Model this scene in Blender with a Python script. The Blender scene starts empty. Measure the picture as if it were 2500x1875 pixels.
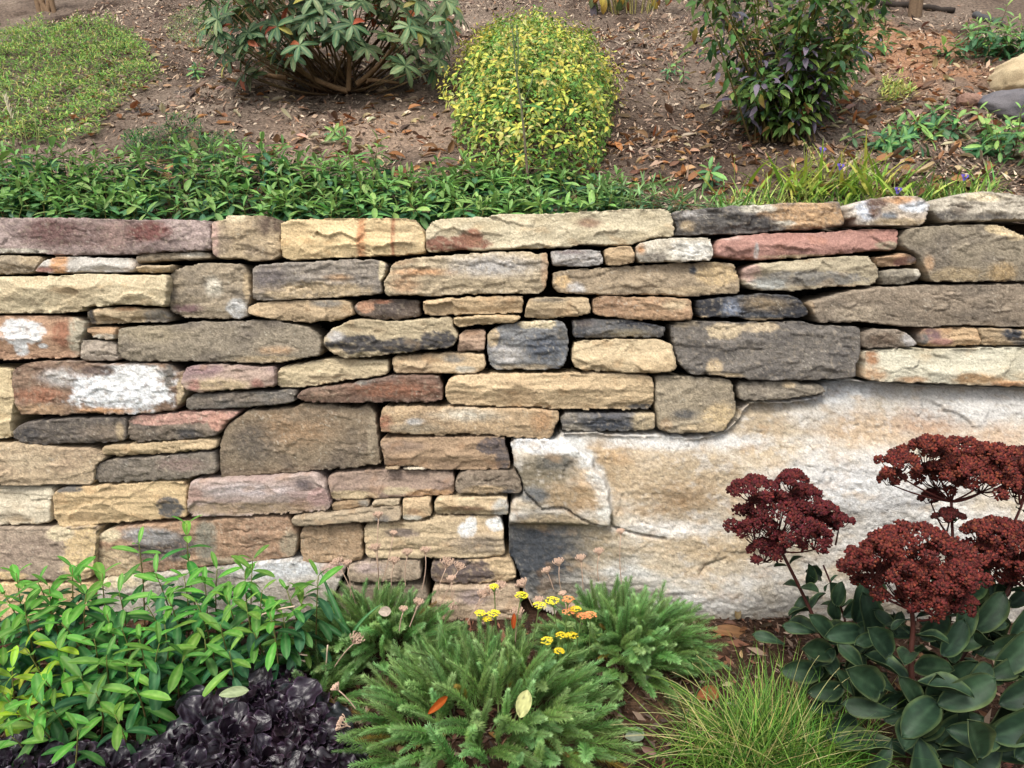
import bpy, math, random
import numpy as np
from mathutils import Matrix, Vector, Euler

# ------------------------------------------------------------------ camera, sky, sun, exposure
scene = bpy.context.scene
CAM_H, PITCH, LENS = 1.26, math.radians(14.0), 26.0
FPX = 2500 * LENS / 36.0                      # focal length in photograph pixels
cam_d = bpy.data.cameras.new('camera'); cam = bpy.data.objects.new('camera', cam_d)
scene.collection.objects.link(cam); scene.camera = cam
cam_d.sensor_width = 36.0; cam_d.lens = LENS; cam_d.clip_start = 0.05; cam_d.clip_end = 500
cam.location = (0, 0, CAM_H); cam.rotation_euler = (math.pi/2 - PITCH, 0, 0)

SUN_EL, SUN_AZ = math.radians(58), math.radians(205)   # azimuth clockwise from +Y: behind the camera, slightly left
world = bpy.data.worlds.new('World'); scene.world = world; world.use_nodes = True
wn = world.node_tree.nodes; wl = world.node_tree.links
bg = wn['Background']
sky = wn.new('ShaderNodeTexSky'); sky.sky_type = 'NISHITA'; sky.sun_disc = False
sky.sun_elevation = SUN_EL; sky.sun_rotation = SUN_AZ
sky.dust_density = 4.0; sky.air_density = 1.0; sky.ozone_density = 1.0
hs = wn.new('ShaderNodeHueSaturation'); hs.inputs['Saturation'].default_value = 0.35   # hazy white daylight
wl.new(sky.outputs['Color'], hs.inputs['Color']); wl.new(hs.outputs['Color'], bg.inputs['Color'])
bg.inputs['Strength'].default_value = 0.15
sun_d = bpy.data.lights.new('sun', 'SUN'); sun = bpy.data.objects.new('sun', sun_d)
scene.collection.objects.link(sun)
sun_d.energy = 1.5; sun_d.angle = math.radians(18); sun_d.color = (1.0, 0.955, 0.88)
sd = Vector((math.sin(SUN_AZ)*math.cos(SUN_EL), math.cos(SUN_AZ)*math.cos(SUN_EL), math.sin(SUN_EL)))
sun.rotation_euler = sd.to_track_quat('Z', 'Y').to_euler(); sun.location = (-2, -3, 6)
scene.view_settings.view_transform = 'Standard'; scene.view_settings.look = 'None'
scene.view_settings.gamma = 1.0; scene.view_settings.use_curve_mapping = False
scene.view_settings.exposure = 0.88
scene.render.engine = 'CYCLES'
scene.cycles.max_bounces = 6; scene.cycles.diffuse_bounces = 3; scene.cycles.glossy_bounces = 2
scene.cycles.transmission_bounces = 3; scene.cycles.transparent_max_bounces = 4

COL = scene.collection
rng = np.random.default_rng(7)
rnd = random.Random(11)

# ------------------------------------------------------------------ helpers: pixels of the photograph <-> places
_fw = np.array([0, math.cos(PITCH), -math.sin(PITCH)]); _up = np.array([0, math.sin(PITCH), math.cos(PITCH)])
CAMP = np.array([0, 0, CAM_H])
def ray(px, py):
    px = np.asarray(px, float); py = np.asarray(py, float)
    dx = (px - 1250) / FPX; dy = -(py - 937.5) / FPX
    return np.stack([dx, dy*_up[1] + _fw[1], dy*_up[2] + _fw[2]], -1)
def at(px, py, Y):                              # the point seen at a pixel that stands at distance Y
    d = ray(px, py); return CAMP + d * (Y / d[..., 1:2])
def V3(a): return Vector((float(a[0]), float(a[1]), float(a[2])))

def tag(o, label=None, cat=None, group=None, kind=None):
    if label: o['label'] = label
    if cat: o['category'] = cat
    if group: o['group'] = group
    if kind: o['kind'] = kind
    return o
def link(o, parent=None):
    COL.objects.link(o)
    if parent is not None: o.parent = parent
    return o
def thing(name, loc, label, cat, group=None):
    o = bpy.data.objects.new(name, None); o.location = V3(loc); o.empty_display_size = 0.05
    link(o); return tag(o, label, cat, group)
def mesh(name, V, F, mat, C=None, smooth=True):
    V = np.asarray(V, np.float32); F = np.asarray(F, np.int32)
    me = bpy.data.meshes.new(name); k = F.shape[1]
    me.vertices.add(len(V)); me.vertices.foreach_set('co', V.ravel())
    me.loops.add(F.size); me.loops.foreach_set('vertex_index', F.ravel())
    me.polygons.add(len(F))
    me.polygons.foreach_set('loop_start', np.arange(0, F.size, k, dtype=np.int32))
    me.polygons.foreach_set('loop_total', np.full(len(F), k, np.int32))
    me.polygons.foreach_set('use_smooth', np.full(len(F), smooth, bool))
    if C is not None:
        a = me.color_attributes.new('col', 'FLOAT_COLOR', 'POINT')
        C4 = np.ones((len(V), 4), np.float32); C4[:, :3] = C
        a.data.foreach_set('color', C4.ravel())
    me.materials.append(mat); me.update(calc_edges=True)
    return me
def obj(name, me, parent=None, M=None):
    o = bpy.data.objects.new(name, me); link(o, parent)
    if M is not None: o.matrix_basis = M
    return o

def lin(r, g, b, k=0.78):                        # a colour read off the picture (0-255) as a reflectance
    c = np.array([r, g, b], float) / 255
    c = np.where(c <= 0.04045, c/12.92, ((c + 0.055)/1.055)**2.4)
    return c * k

# ------------------------------------------------------------------ noise
def _h(ix, iy, seed):
    n = (ix.astype(np.int64)*374761393 + iy.astype(np.int64)*668265263 + int(seed)*2147483647) & 0xffffffff
    n = ((n ^ (n >> 13)) * 1274126177) & 0xffffffff
    n = ((n ^ (n >> 16)) * 2246822519) & 0xffffffff
    return ((n ^ (n >> 15)) & 0xffffff) / float(0x1000000)
def perlin(x, y, seed=0):
    x = np.asarray(x, float); y = np.asarray(y, float)
    xi = np.floor(x).astype(np.int64); yi = np.floor(y).astype(np.int64); fx = x - xi; fy = y - yi
    u = fx*fx*fx*(fx*(fx*6-15)+10); v = fy*fy*fy*(fy*(fy*6-15)+10)
    def g(ax, ay, dx, dy):
        a = _h(ax, ay, seed) * 2*math.pi; return np.cos(a)*dx + np.sin(a)*dy
    n00 = g(xi, yi, fx, fy); n10 = g(xi+1, yi, fx-1, fy); n01 = g(xi, yi+1, fx, fy-1); n11 = g(xi+1, yi+1, fx-1, fy-1)
    return ((n00*(1-u)+n10*u)*(1-v) + (n01*(1-u)+n11*u)*v) * 1.5
def fbm(x, y, seed=0, o=4, gain=0.5):
    s = 0; a = 1.0; t = 0
    for i in range(o):
        s = s + a*perlin(x*2**i, y*2**i, seed+i*17); t += a; a *= gain
    return s / t
def worley(x, y, seed=0):                        # F1, F2 and per-cell random values
    xi = np.floor(x).astype(np.int64); yi = np.floor(y).astype(np.int64)
    F1 = np.full(x.shape, 9.0); F2 = np.full(x.shape, 9.0)
    cx = np.zeros(x.shape); cy = np.zeros(x.shape); r1 = np.zeros(x.shape); r2 = np.zeros(x.shape)
    for i in (-1, 0, 1):
        for j in (-1, 0, 1):
            px = xi+i+_h(xi+i, yi+j, seed); py = yi+j+_h(xi+i, yi+j, seed+5)
            d = np.hypot(x-px, y-py); c = d < F1
            F2 = np.where(c, F1, np.minimum(F2, d)); F1 = np.where(c, d, F1)
            cx = np.where(c, x-px, cx); cy = np.where(c, y-py, cy)
            r1 = np.where(c, _h(xi+i, yi+j, seed+9), r1); r2 = np.where(c, _h(xi+i, yi+j, seed+13), r2)
    return F1, F2, cx, cy, r1, r2
def sstep(a, b, x):
    t = np.clip((x-a)/(b-a), 0, 1); return t*t*(3-2*t)
def mixc(C, c, m): return C*(1-m[:, None]) + np.asarray(c)[None, :]*m[:, None]

# ------------------------------------------------------------------ materials
def new_mat(name):
    m = bpy.data.materials.new(name); m.use_nodes = True
    nt = m.node_tree; b = nt.nodes['Principled BSDF']
    return m, nt, nt.nodes, nt.links, b
def vcol_mat(name, rough=0.8, grain=0.0, gscale=200, bump=0.0, bscale=250, rand=0.0, hue=0.0, transl=0.0, spec=0.3, bdist=0.004, ramp=None):
    m, nt, n, l, b = new_mat(name)
    at_ = n.new('ShaderNodeAttribute'); at_.attribute_name = 'col'; out = at_.outputs['Color']
    oi = n.new('ShaderNodeObjectInfo'); tc = n.new('ShaderNodeTexCoord')
    if ramp:
        cr = n.new('ShaderNodeValToRGB'); e = cr.color_ramp.elements
        e[0].position = 0; e[0].color = (*ramp[0], 1); e[1].position = 1; e[1].color = (*ramp[-1], 1)
        for i, c in enumerate(ramp[1:-1]):
            x = e.new((i+1)/(len(ramp)-1)); x.color = (*c, 1)
        l.new(oi.outputs['Random'], cr.inputs['Fac'])
        mx = n.new('ShaderNodeMix'); mx.data_type = 'RGBA'; mx.blend_type = 'MULTIPLY'; mx.inputs[0].default_value = 1
        l.new(out, mx.inputs[6]); l.new(cr.outputs['Color'], mx.inputs[7]); out = mx.outputs[2]
    if rand or hue:
        hv = n.new('ShaderNodeHueSaturation')
        mr = n.new('ShaderNodeMapRange'); mr.inputs['To Min'].default_value = 1-rand; mr.inputs['To Max'].default_value = 1+rand
        l.new(oi.outputs['Random'], mr.inputs['Value']); l.new(mr.outputs['Result'], hv.inputs['Value'])
        ml = n.new('ShaderNodeMath'); ml.operation = 'MULTIPLY'; ml.inputs[1].default_value = 37.77
        fr = n.new('ShaderNodeMath'); fr.operation = 'FRACT'
        m2 = n.new('ShaderNodeMapRange'); m2.inputs['To Min'].default_value = 0.5-hue; m2.inputs['To Max'].default_value = 0.5+hue
        l.new(oi.outputs['Random'], ml.inputs[0]); l.new(ml.outputs[0], fr.inputs[0]); l.new(fr.outputs[0], m2.inputs['Value'])
        l.new(m2.outputs['Result'], hv.inputs['Hue']); l.new(out, hv.inputs['Color']); out = hv.outputs['Color']
    if grain:
        nz = n.new('ShaderNodeTexNoise'); nz.inputs['Scale'].default_value = gscale; nz.inputs['Detail'].default_value = 4
        l.new(tc.outputs['Object'], nz.inputs['Vector'])
        mr = n.new('ShaderNodeMapRange'); mr.inputs['From Min'].default_value = 0.25; mr.inputs['From Max'].default_value = 0.75
        mr.inputs['To Min'].default_value = 1-grain; mr.inputs['To Max'].default_value = 1+grain
        l.new(nz.outputs['Fac'], mr.inputs['Value'])
        vm = n.new('ShaderNodeVectorMath'); vm.operation = 'SCALE'
        l.new(out, vm.inputs[0]); l.new(mr.outputs['Result'], vm.inputs['Scale']); out = vm.outputs['Vector']
    if bump:
        n2 = n.new('ShaderNodeTexNoise'); n2.inputs['Scale'].default_value = bscale; n2.inputs['Detail'].default_value = 5
        n2.inputs['Roughness'].default_value = 0.65
        l.new(tc.outputs['Object'], n2.inputs['Vector'])
        bp = n.new('ShaderNodeBump'); bp.inputs['Strength'].default_value = bump; bp.inputs['Distance'].default_value = bdist
        l.new(n2.outputs['Fac'], bp.inputs['Height']); l.new(bp.outputs['Normal'], b.inputs['Normal'])
    l.new(out, b.inputs['Base Color']); b.inputs['Roughness'].default_value = rough
    b.inputs['Specular IOR Level'].default_value = spec
    if transl:
        tr = n.new('ShaderNodeBsdfTranslucent'); ms = n.new('ShaderNodeMixShader'); ms.inputs[0].default_value = transl
        l.new(out, tr.inputs['Color']); l.new(b.outputs[0], ms.inputs[1]); l.new(tr.outputs[0], ms.inputs[2])
        l.new(ms.outputs[0], n['Material Output'].inputs['Surface'])
    return m
M_STONE = vcol_mat('sandstone', rough=0.9, grain=0.24, gscale=190, bump=0.8, bscale=210, spec=0.15, bdist=0.005)
M_SOIL = vcol_mat('soil', rough=0.95, grain=0.5, gscale=70, bump=1.0, bscale=90, spec=0.08, bdist=0.02)
M_CHIP = vcol_mat('mulch_chips', rough=0.9, grain=0.15, gscale=150, spec=0.15)
# ------------------------------------------------------------------ the dry stone wall
BAT = math.atan(0.10); WALL_Y = 2.07
W_UP = np.array([0, math.sin(BAT), math.cos(BAT)]); W_N = np.array([0, -math.cos(BAT), math.sin(BAT)])
W_0 = np.array([0, WALL_Y, 0.0])
def wall_uv(px, py, off=0.0):                    # pixel -> coordinates (along, up) in the wall plane, metres
    d = ray(px, py); p0 = W_0 + W_N*off
    t = ((p0 - CAMP) @ W_N) / (d @ W_N)
    P = CAMP + d*t[..., None] - p0
    return np.stack([P[..., 0], P @ W_UP], -1)
def wall_xyz(u, v, h):
    return W_0[None] + u[:, None]*np.array([1, 0, 0])[None] + v[:, None]*W_UP[None] + h[:, None]*W_N[None]

CR = dict(A=(0, 500), B=(600, 500), C=(1200, 450), D=(1800, 450), E=(0, 950), F=(600, 950), G=(1200, 900), H=(1800, 900))
def S(reg, pts):
    x0, y0 = CR[reg]; a = np.array(pts, float); a[:, 0] = x0 + a[:, 0]/3.16; a[:, 1] = y0 + a[:, 1]/3.16
    return a
K = dict(cream=lin(216,196,150), yellow=lin(224,190,124), tan=lin(192,166,122), otan=lin(190,150,104), btan=lin(164,136,98),
         gtan=lin(160,142,112), grey=lin(142,132,116), dgrey=lin(108,102,94), dark=lin(82,78,76), brown=lin(124,98,76),
         rust=lin(164,108,74), purple=lin(122,92,90), maroon=lin(118,66,62), pink=lin(194,156,138), red=lin(178,126,108),
         white=lin(226,226,222), pale=lin(206,196,172), blue=lin(118,124,132), slate=lin(72,74,80), orange=lin(206,150,92),
         pinkgrey=lin(176,152,142), lgrey=lin(186,180,172), pgreen=lin(204,198,170))

def chaikin(P, n=2):
    for _ in range(n):
        Q = np.roll(P, -1, 0); P = np.stack([P*0.86+Q*0.14, P*0.14+Q*0.86], 1).reshape(-1, 2)
    return P
def resample(P, step):
    Q = np.vstack([P, P[:1]]); L = np.r_[0, np.cumsum(np.hypot(*np.diff(Q, axis=0).T))]
    n = max(12, int(L[-1]/step)); t = np.linspace(0, L[-1], n, endpoint=False)
    return np.stack([np.interp(t, L, Q[:, 0]), np.interp(t, L, Q[:, 1])], -1)
def poly_dist(x, y, P):                          # signed distance (inside positive), nearest point
    Q = np.roll(P, -1, 0); best = np.full(x.shape, 1e9); nx = np.zeros(x.shape); ny = np.zeros(x.shape)
    ins = np.zeros(x.shape, bool)
    for (ax, ay), (bx, by) in zip(P, Q):
        ex, ey = bx-ax, by-ay; L = ex*ex+ey*ey+1e-12
        t = np.clip(((x-ax)*ex+(y-ay)*ey)/L, 0, 1); qx = ax+t*ex; qy = ay+t*ey
        d = (x-qx)**2+(y-qy)**2; c = d < best
        best = np.where(c, d, best); nx = np.where(c, qx, nx); ny = np.where(c, qy, ny)
        cr = ((ay > y) != (by > y)) & (x < (bx-ax)*(y-ay)/(by-ay+1e-12)+ax); ins ^= cr
    d = np.sqrt(best); return np.where(ins, d, -d), nx, ny

MM = 0.00122                                     # one photograph pixel on the wall, metres
def make_stone(px_poly, base, style='w', seed=0, patches=(), base2=None, off=None, cracks=(), cell=3.1, depth=0.2, name='stone',
               rad=None, amp=1.0, custom=None, parent=None, label=None):
    r = random.Random(seed*7+3)
    off = r.uniform(-0.012, 0.016) if off is None else off
    rad = rad if rad is not None else (2.4 if style == 's' else 3.2)*r.uniform(0.7, 1.4)
    P = resample(chaikin(px_poly, 2 if custom is not None else 1), 5.0)
    cen = P.mean(0); T = np.roll(P, -1, 0)-np.roll(P, 1, 0); T /= np.hypot(*T.T)[:, None]+1e-9
    nn = np.stack([T[:, 1], -T[:, 0]], -1)
    P = P + nn*(-0.5+fbm(P[:, 0]/24, P[:, 1]/24, seed, 4, .6)[:, None]*5.0)
    x0, y0 = P.min(0)-cell*3.2; x1, y1 = P.max(0)+cell*3.2
    nx = int((x1-x0)/cell)+2; ny = int((y1-y0)/cell)+2
    X, Y = np.meshgrid(x0+np.arange(nx)*cell, y0+np.arange(ny)*cell); X = X.ravel(); Y = Y.ravel()
    d, qx, qy = poly_dist(X, Y, P)
    keep = (d > -cell*2.9).reshape(ny, nx)
    cells = keep[:-1, :-1] & keep[1:, :-1] & keep[:-1, 1:] & keep[1:, 1:]
    jj, ii = np.nonzero(cells); a = jj*nx+ii
    F = np.stack([a, a+nx, a+nx+1, a+1], -1)
    used = np.unique(F); remap = np.full(nx*ny, -1); remap[used] = np.arange(len(used)); F = remap[F]
    X, Y, d, qx, qy = X[used], Y[used], d[used], qx[used], qy[used]
    out = d < 0; e = np.where(out, -d, 0)
    tp = np.where(out, np.minimum(1, e/(cell*2.9)), 0)            # stones taper towards the back
    mx_, my_ = P.mean(0)
    tx = mx_-qx; ty = my_-qy; tl = np.hypot(tx, ty)+1e-6
    X = np.where(out, qx+tx/tl*7*tp, X); Y = np.where(out, qy+ty/tl*7*tp, Y); d = np.maximum(d, 0)
    lo = P.min(0); hi = P.max(0); w, h = hi-lo
    s = (X-(lo[0]+hi[0])/2)/(w/2); t = -(Y-(lo[1]+hi[1])/2)/(h/2)      # -1..1, t up
    # ---- relief (metres)
    gx, gy = X/100, Y/100; sd = seed*31
    wx = gx+0.30*fbm(gx*1.2, gy*1.8, sd+1, 2); wy = gy+0.18*fbm(gx*1.4, gy*1.8, sd+2, 2)
    f1, f2, cx, cy, r1, r2 = worley(wx*0.95+seed*3.1, wy*2.3, sd+3)
    g1, g2, dx, dy, q1, q2 = worley(wx*2.3, wy*4.6+seed*1.7, sd+23)
    if style == 's':
        vr = r.uniform(-0.35, 0.45)+0.45*fbm(gx*1.3, gy*0+seed, sd+4, 3)
        Z = -0.009*np.where(t > vr, (t-vr)*r.uniform(0.4, 1.0), (vr-t)*r.uniform(0.9, 1.7))
        Z += amp*(0.008*f1**1.5 + 0.0085*((r1-.5)*cx*1.6+(r2-.5)*cy*2.2) + 0.0012*g1 + 0.002*((q1-.5)*dx+(q2-.6)*dy*1.6))
        Z += 0.0020*fbm(gx*5, gy*16, sd+6, 4) + 0.0016*fbm(gx*12, gy*16, sd+7, 3)
    else:
        Z = -0.004*(s**4+t**4) - 0.006*np.maximum(0, -t)**2*r.uniform(0.2, 1.6)
        Z += amp*(r.uniform(.002, .0045)*fbm(gx*1.4, gy*2.2, sd+5, 4) + r.uniform(.002, .006)*((r1-.5)*cx*1.4+(r2-.5)*cy*2.0) + 0.0025*((q1-.5)*dx+(q2-.5)*dy*1.5))
        Z += r.uniform(.0008, .0020)*fbm(gx*6, gy*12, sd+6, 4)
        led = sstep(0.0, 0.10, fbm(gx*1.1+7, gy*3.4, sd+8, 4)-r.uniform(0.05, 0.3)); Z += amp*0.0045*led
    Z += r.uniform(.0007, .0020)*fbm(gx*22, gy*30, sd+9, 3)
    # bedding: thin layers stand out or weather back, ending in small ledges
    lw = (gy+0.10*s*r.uniform(-1, 1))*r.uniform(7, 13)+0.9*fbm(gx*1.1, gy*2, sd+41, 3); li = np.floor(lw).astype(np.int64)
    lay = _h(li, np.floor(gx*0.8+2.0*_h(li, li*0, sd+43)+0.5*fbm(gx*3, gy*3, sd+44, 2)).astype(np.int64), sd+42)-.5
    Z += lay*(r.choice((0.002, 0.004, 0.006)) if style == 's' else r.choice((0, 0.001, 0.002, 0.004)) if style == 'w' else 0.0015)
    # chipped arrises
    chip = np.clip(fbm(X/34+9, Y/34, sd+45, 3)-0.02, 0, 1)*r.uniform(0.5, 1.5)
    Z -= np.clip(chip*15-d, 0, 30)*MM*1.0*(0.35 if style == 'b' else 1)
    Z += s*r.uniform(-0.006, 0.006) + t*r.uniform(-0.006, 0.004)
    if custom is not None: Z = custom(X, Y, Z)
    if not cracks:                               # a few hairline breaks in each stone
        cracks = []
        for _ in range(r.choice((0, 1, 1, 2, 3)) if style == 'w' else r.choice((0, 0, 1, 2))):
            ax = lo[0]+w*r.uniform(.1, .8); ay = lo[1]+h*r.uniform(.2, .8); cp = [(ax, ay)]
            for _k in range(r.randint(2, 5)): ax += r.uniform(8, 26); ay += r.uniform(-7, 8); cp.append((ax, ay))
            cracks.append((cp, 2.6, r.uniform(.003, .007)))
    for cpts, cw, cd in cracks:                  # open cracks: grooves along a polyline
        dd = np.full(X.shape, 1e9)
        for (ax, ay), (bx, by) in zip(cpts[:-1], cpts[1:]):
            L = (bx-ax)**2+(by-ay)**2+1e-9; tt = np.clip(((X-ax)*(bx-ax)+(Y-ay)*(by-ay))/L, 0, 1)
            dd = np.minimum(dd, np.hypot(X-ax-tt*(bx-ax), Y-ay-tt*(by-ay)))
        dd = dd + 3.0*np.abs(fbm(gx*9, gy*9, sd+40, 2))
        Z -= cd*sstep(cw, cw*0.3, dd)
    rr = rad*(0.75+0.7*np.clip(fbm(X/60, Y/60, sd+12, 2)+0.3, 0, 1))
    q = np.clip(1-d/rr, 0, 1)
    prof = -(1-np.sqrt(np.clip(1-q*q, 0, 1)))*rr*MM
    Z = Z*sstep(-1, rad*1.0, d) + prof - (e/(cell*2.9))**1.0*depth
    # ---- colour
    base = np.asarray(base); b2 = np.asarray(base2) if base2 is not None else base*np.array([0.78, 0.76, 0.74])
    n1 = fbm(gx*0.9, gy*1.6, sd+14, 4); C = base[None]*np.ones((len(X), 1)); C = mixc(C, b2, sstep(-0.15, 0.45, n1))
    for (pxc, pyc, prx, pry, pc, soft) in patches:
        wq = np.hypot((X-pxc)/prx, (Y-pyc)/pry) + 0.62*fbm(gx*2.4, gy*3.0, sd+16+int(pxc) % 97, 6, 0.68)
        C = mixc(C, K[pc] if isinstance(pc, str) else pc, sstep(1+soft, 1-soft, wq)*(1-.45*sstep(.05, .4, fbm(gx*7+pxc, gy*9, sd+29, 4))))
    st = 1+0.10*fbm(gx*1.2, gy*14, sd+17, 3)+0.10*fbm(gx*7, gy*9, sd+18, 4)
    C = C*st[:, None]
    if style == 'w':
        mo = fbm(gx*5.5, gy*7, sd+19, 4)
        C = C*(1.06-0.34*sstep(0.0, 0.4, mo))[:, None]
        C = mixc(C, lin(176, 158, 128), 0.35*sstep(0.10, 0.45, fbm(gx*9+3, gy*10, sd+20, 3)))
        rg = np.abs(fbm(gx*5+9, gy*5, sd+21, 3)); ms = sstep(0.2, 0.4, fbm(gx*2.2, gy*2.2, sd+22, 2))
        C = mixc(C, K['pale'], 0.5*ms*sstep(0.035, 0.0, rg))
        C = mixc(C, K['pale'], 0.4*sstep(0.50, 0.6, fbm(gx*11, gy*15, sd+25, 3)))
    else:
        C = mixc(C, C.mean(0)*np.array([1.0, 0.80, 0.56]), 0.45*sstep(0.15, 0.5, fbm(gx*1.7+5, gy*2.8, sd+24, 3)))
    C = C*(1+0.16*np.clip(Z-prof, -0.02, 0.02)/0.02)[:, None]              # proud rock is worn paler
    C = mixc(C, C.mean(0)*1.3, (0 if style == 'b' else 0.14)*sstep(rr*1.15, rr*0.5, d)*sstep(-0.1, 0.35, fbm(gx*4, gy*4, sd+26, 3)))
    gr = 0.34*fbm(gx*15, gy*20, sd+27, 3) + 0.34*fbm(gx*30, gy*36, sd+28, 2)         # grain
    C = C*(1.04+(1.2 if style == 'w' else 0.8)*gr)[:, None]
    L = (C @ np.array([.25, .6, .15]))[:, None]; C = L + (C-L)*(0.74 if style != 'b' else 0.80)
    if style == 'b':
        C = mixc(C, lin(196,154,108), .25*sstep(.12, .34, fbm(gx*1.3+3, gy*1.9, 301, 5, .6))*sstep(2350, 1900, X))
        C = mixc(C, lin(224,222,218), .35*sstep(.16, .3, fbm(gx*1.9+8, gy*2.6, 302, 5, .6))*sstep(1500, 1700, X))
        C = C*(.90+.14*fbm(gx*2.5, gy*4.5, 303, 4)+.22*fbm(gx*8, gy*12, 304, 3))[:, None]
        C = C*(1-.45*sstep(.42, .55, fbm(gx*9+5, gy*13, 305, 3)))[:, None]
    else: C = C*1.07
    C = np.clip(C, 0.01, 0.8)
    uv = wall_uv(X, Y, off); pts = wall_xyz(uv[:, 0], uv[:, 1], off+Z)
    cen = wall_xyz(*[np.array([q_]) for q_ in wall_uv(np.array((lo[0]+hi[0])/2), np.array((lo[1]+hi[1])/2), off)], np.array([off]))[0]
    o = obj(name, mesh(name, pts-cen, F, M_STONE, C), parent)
    o.location = V3(cen) - (parent.location if parent is not None else Vector())
    if label: o['label'] = label
    return o

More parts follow.
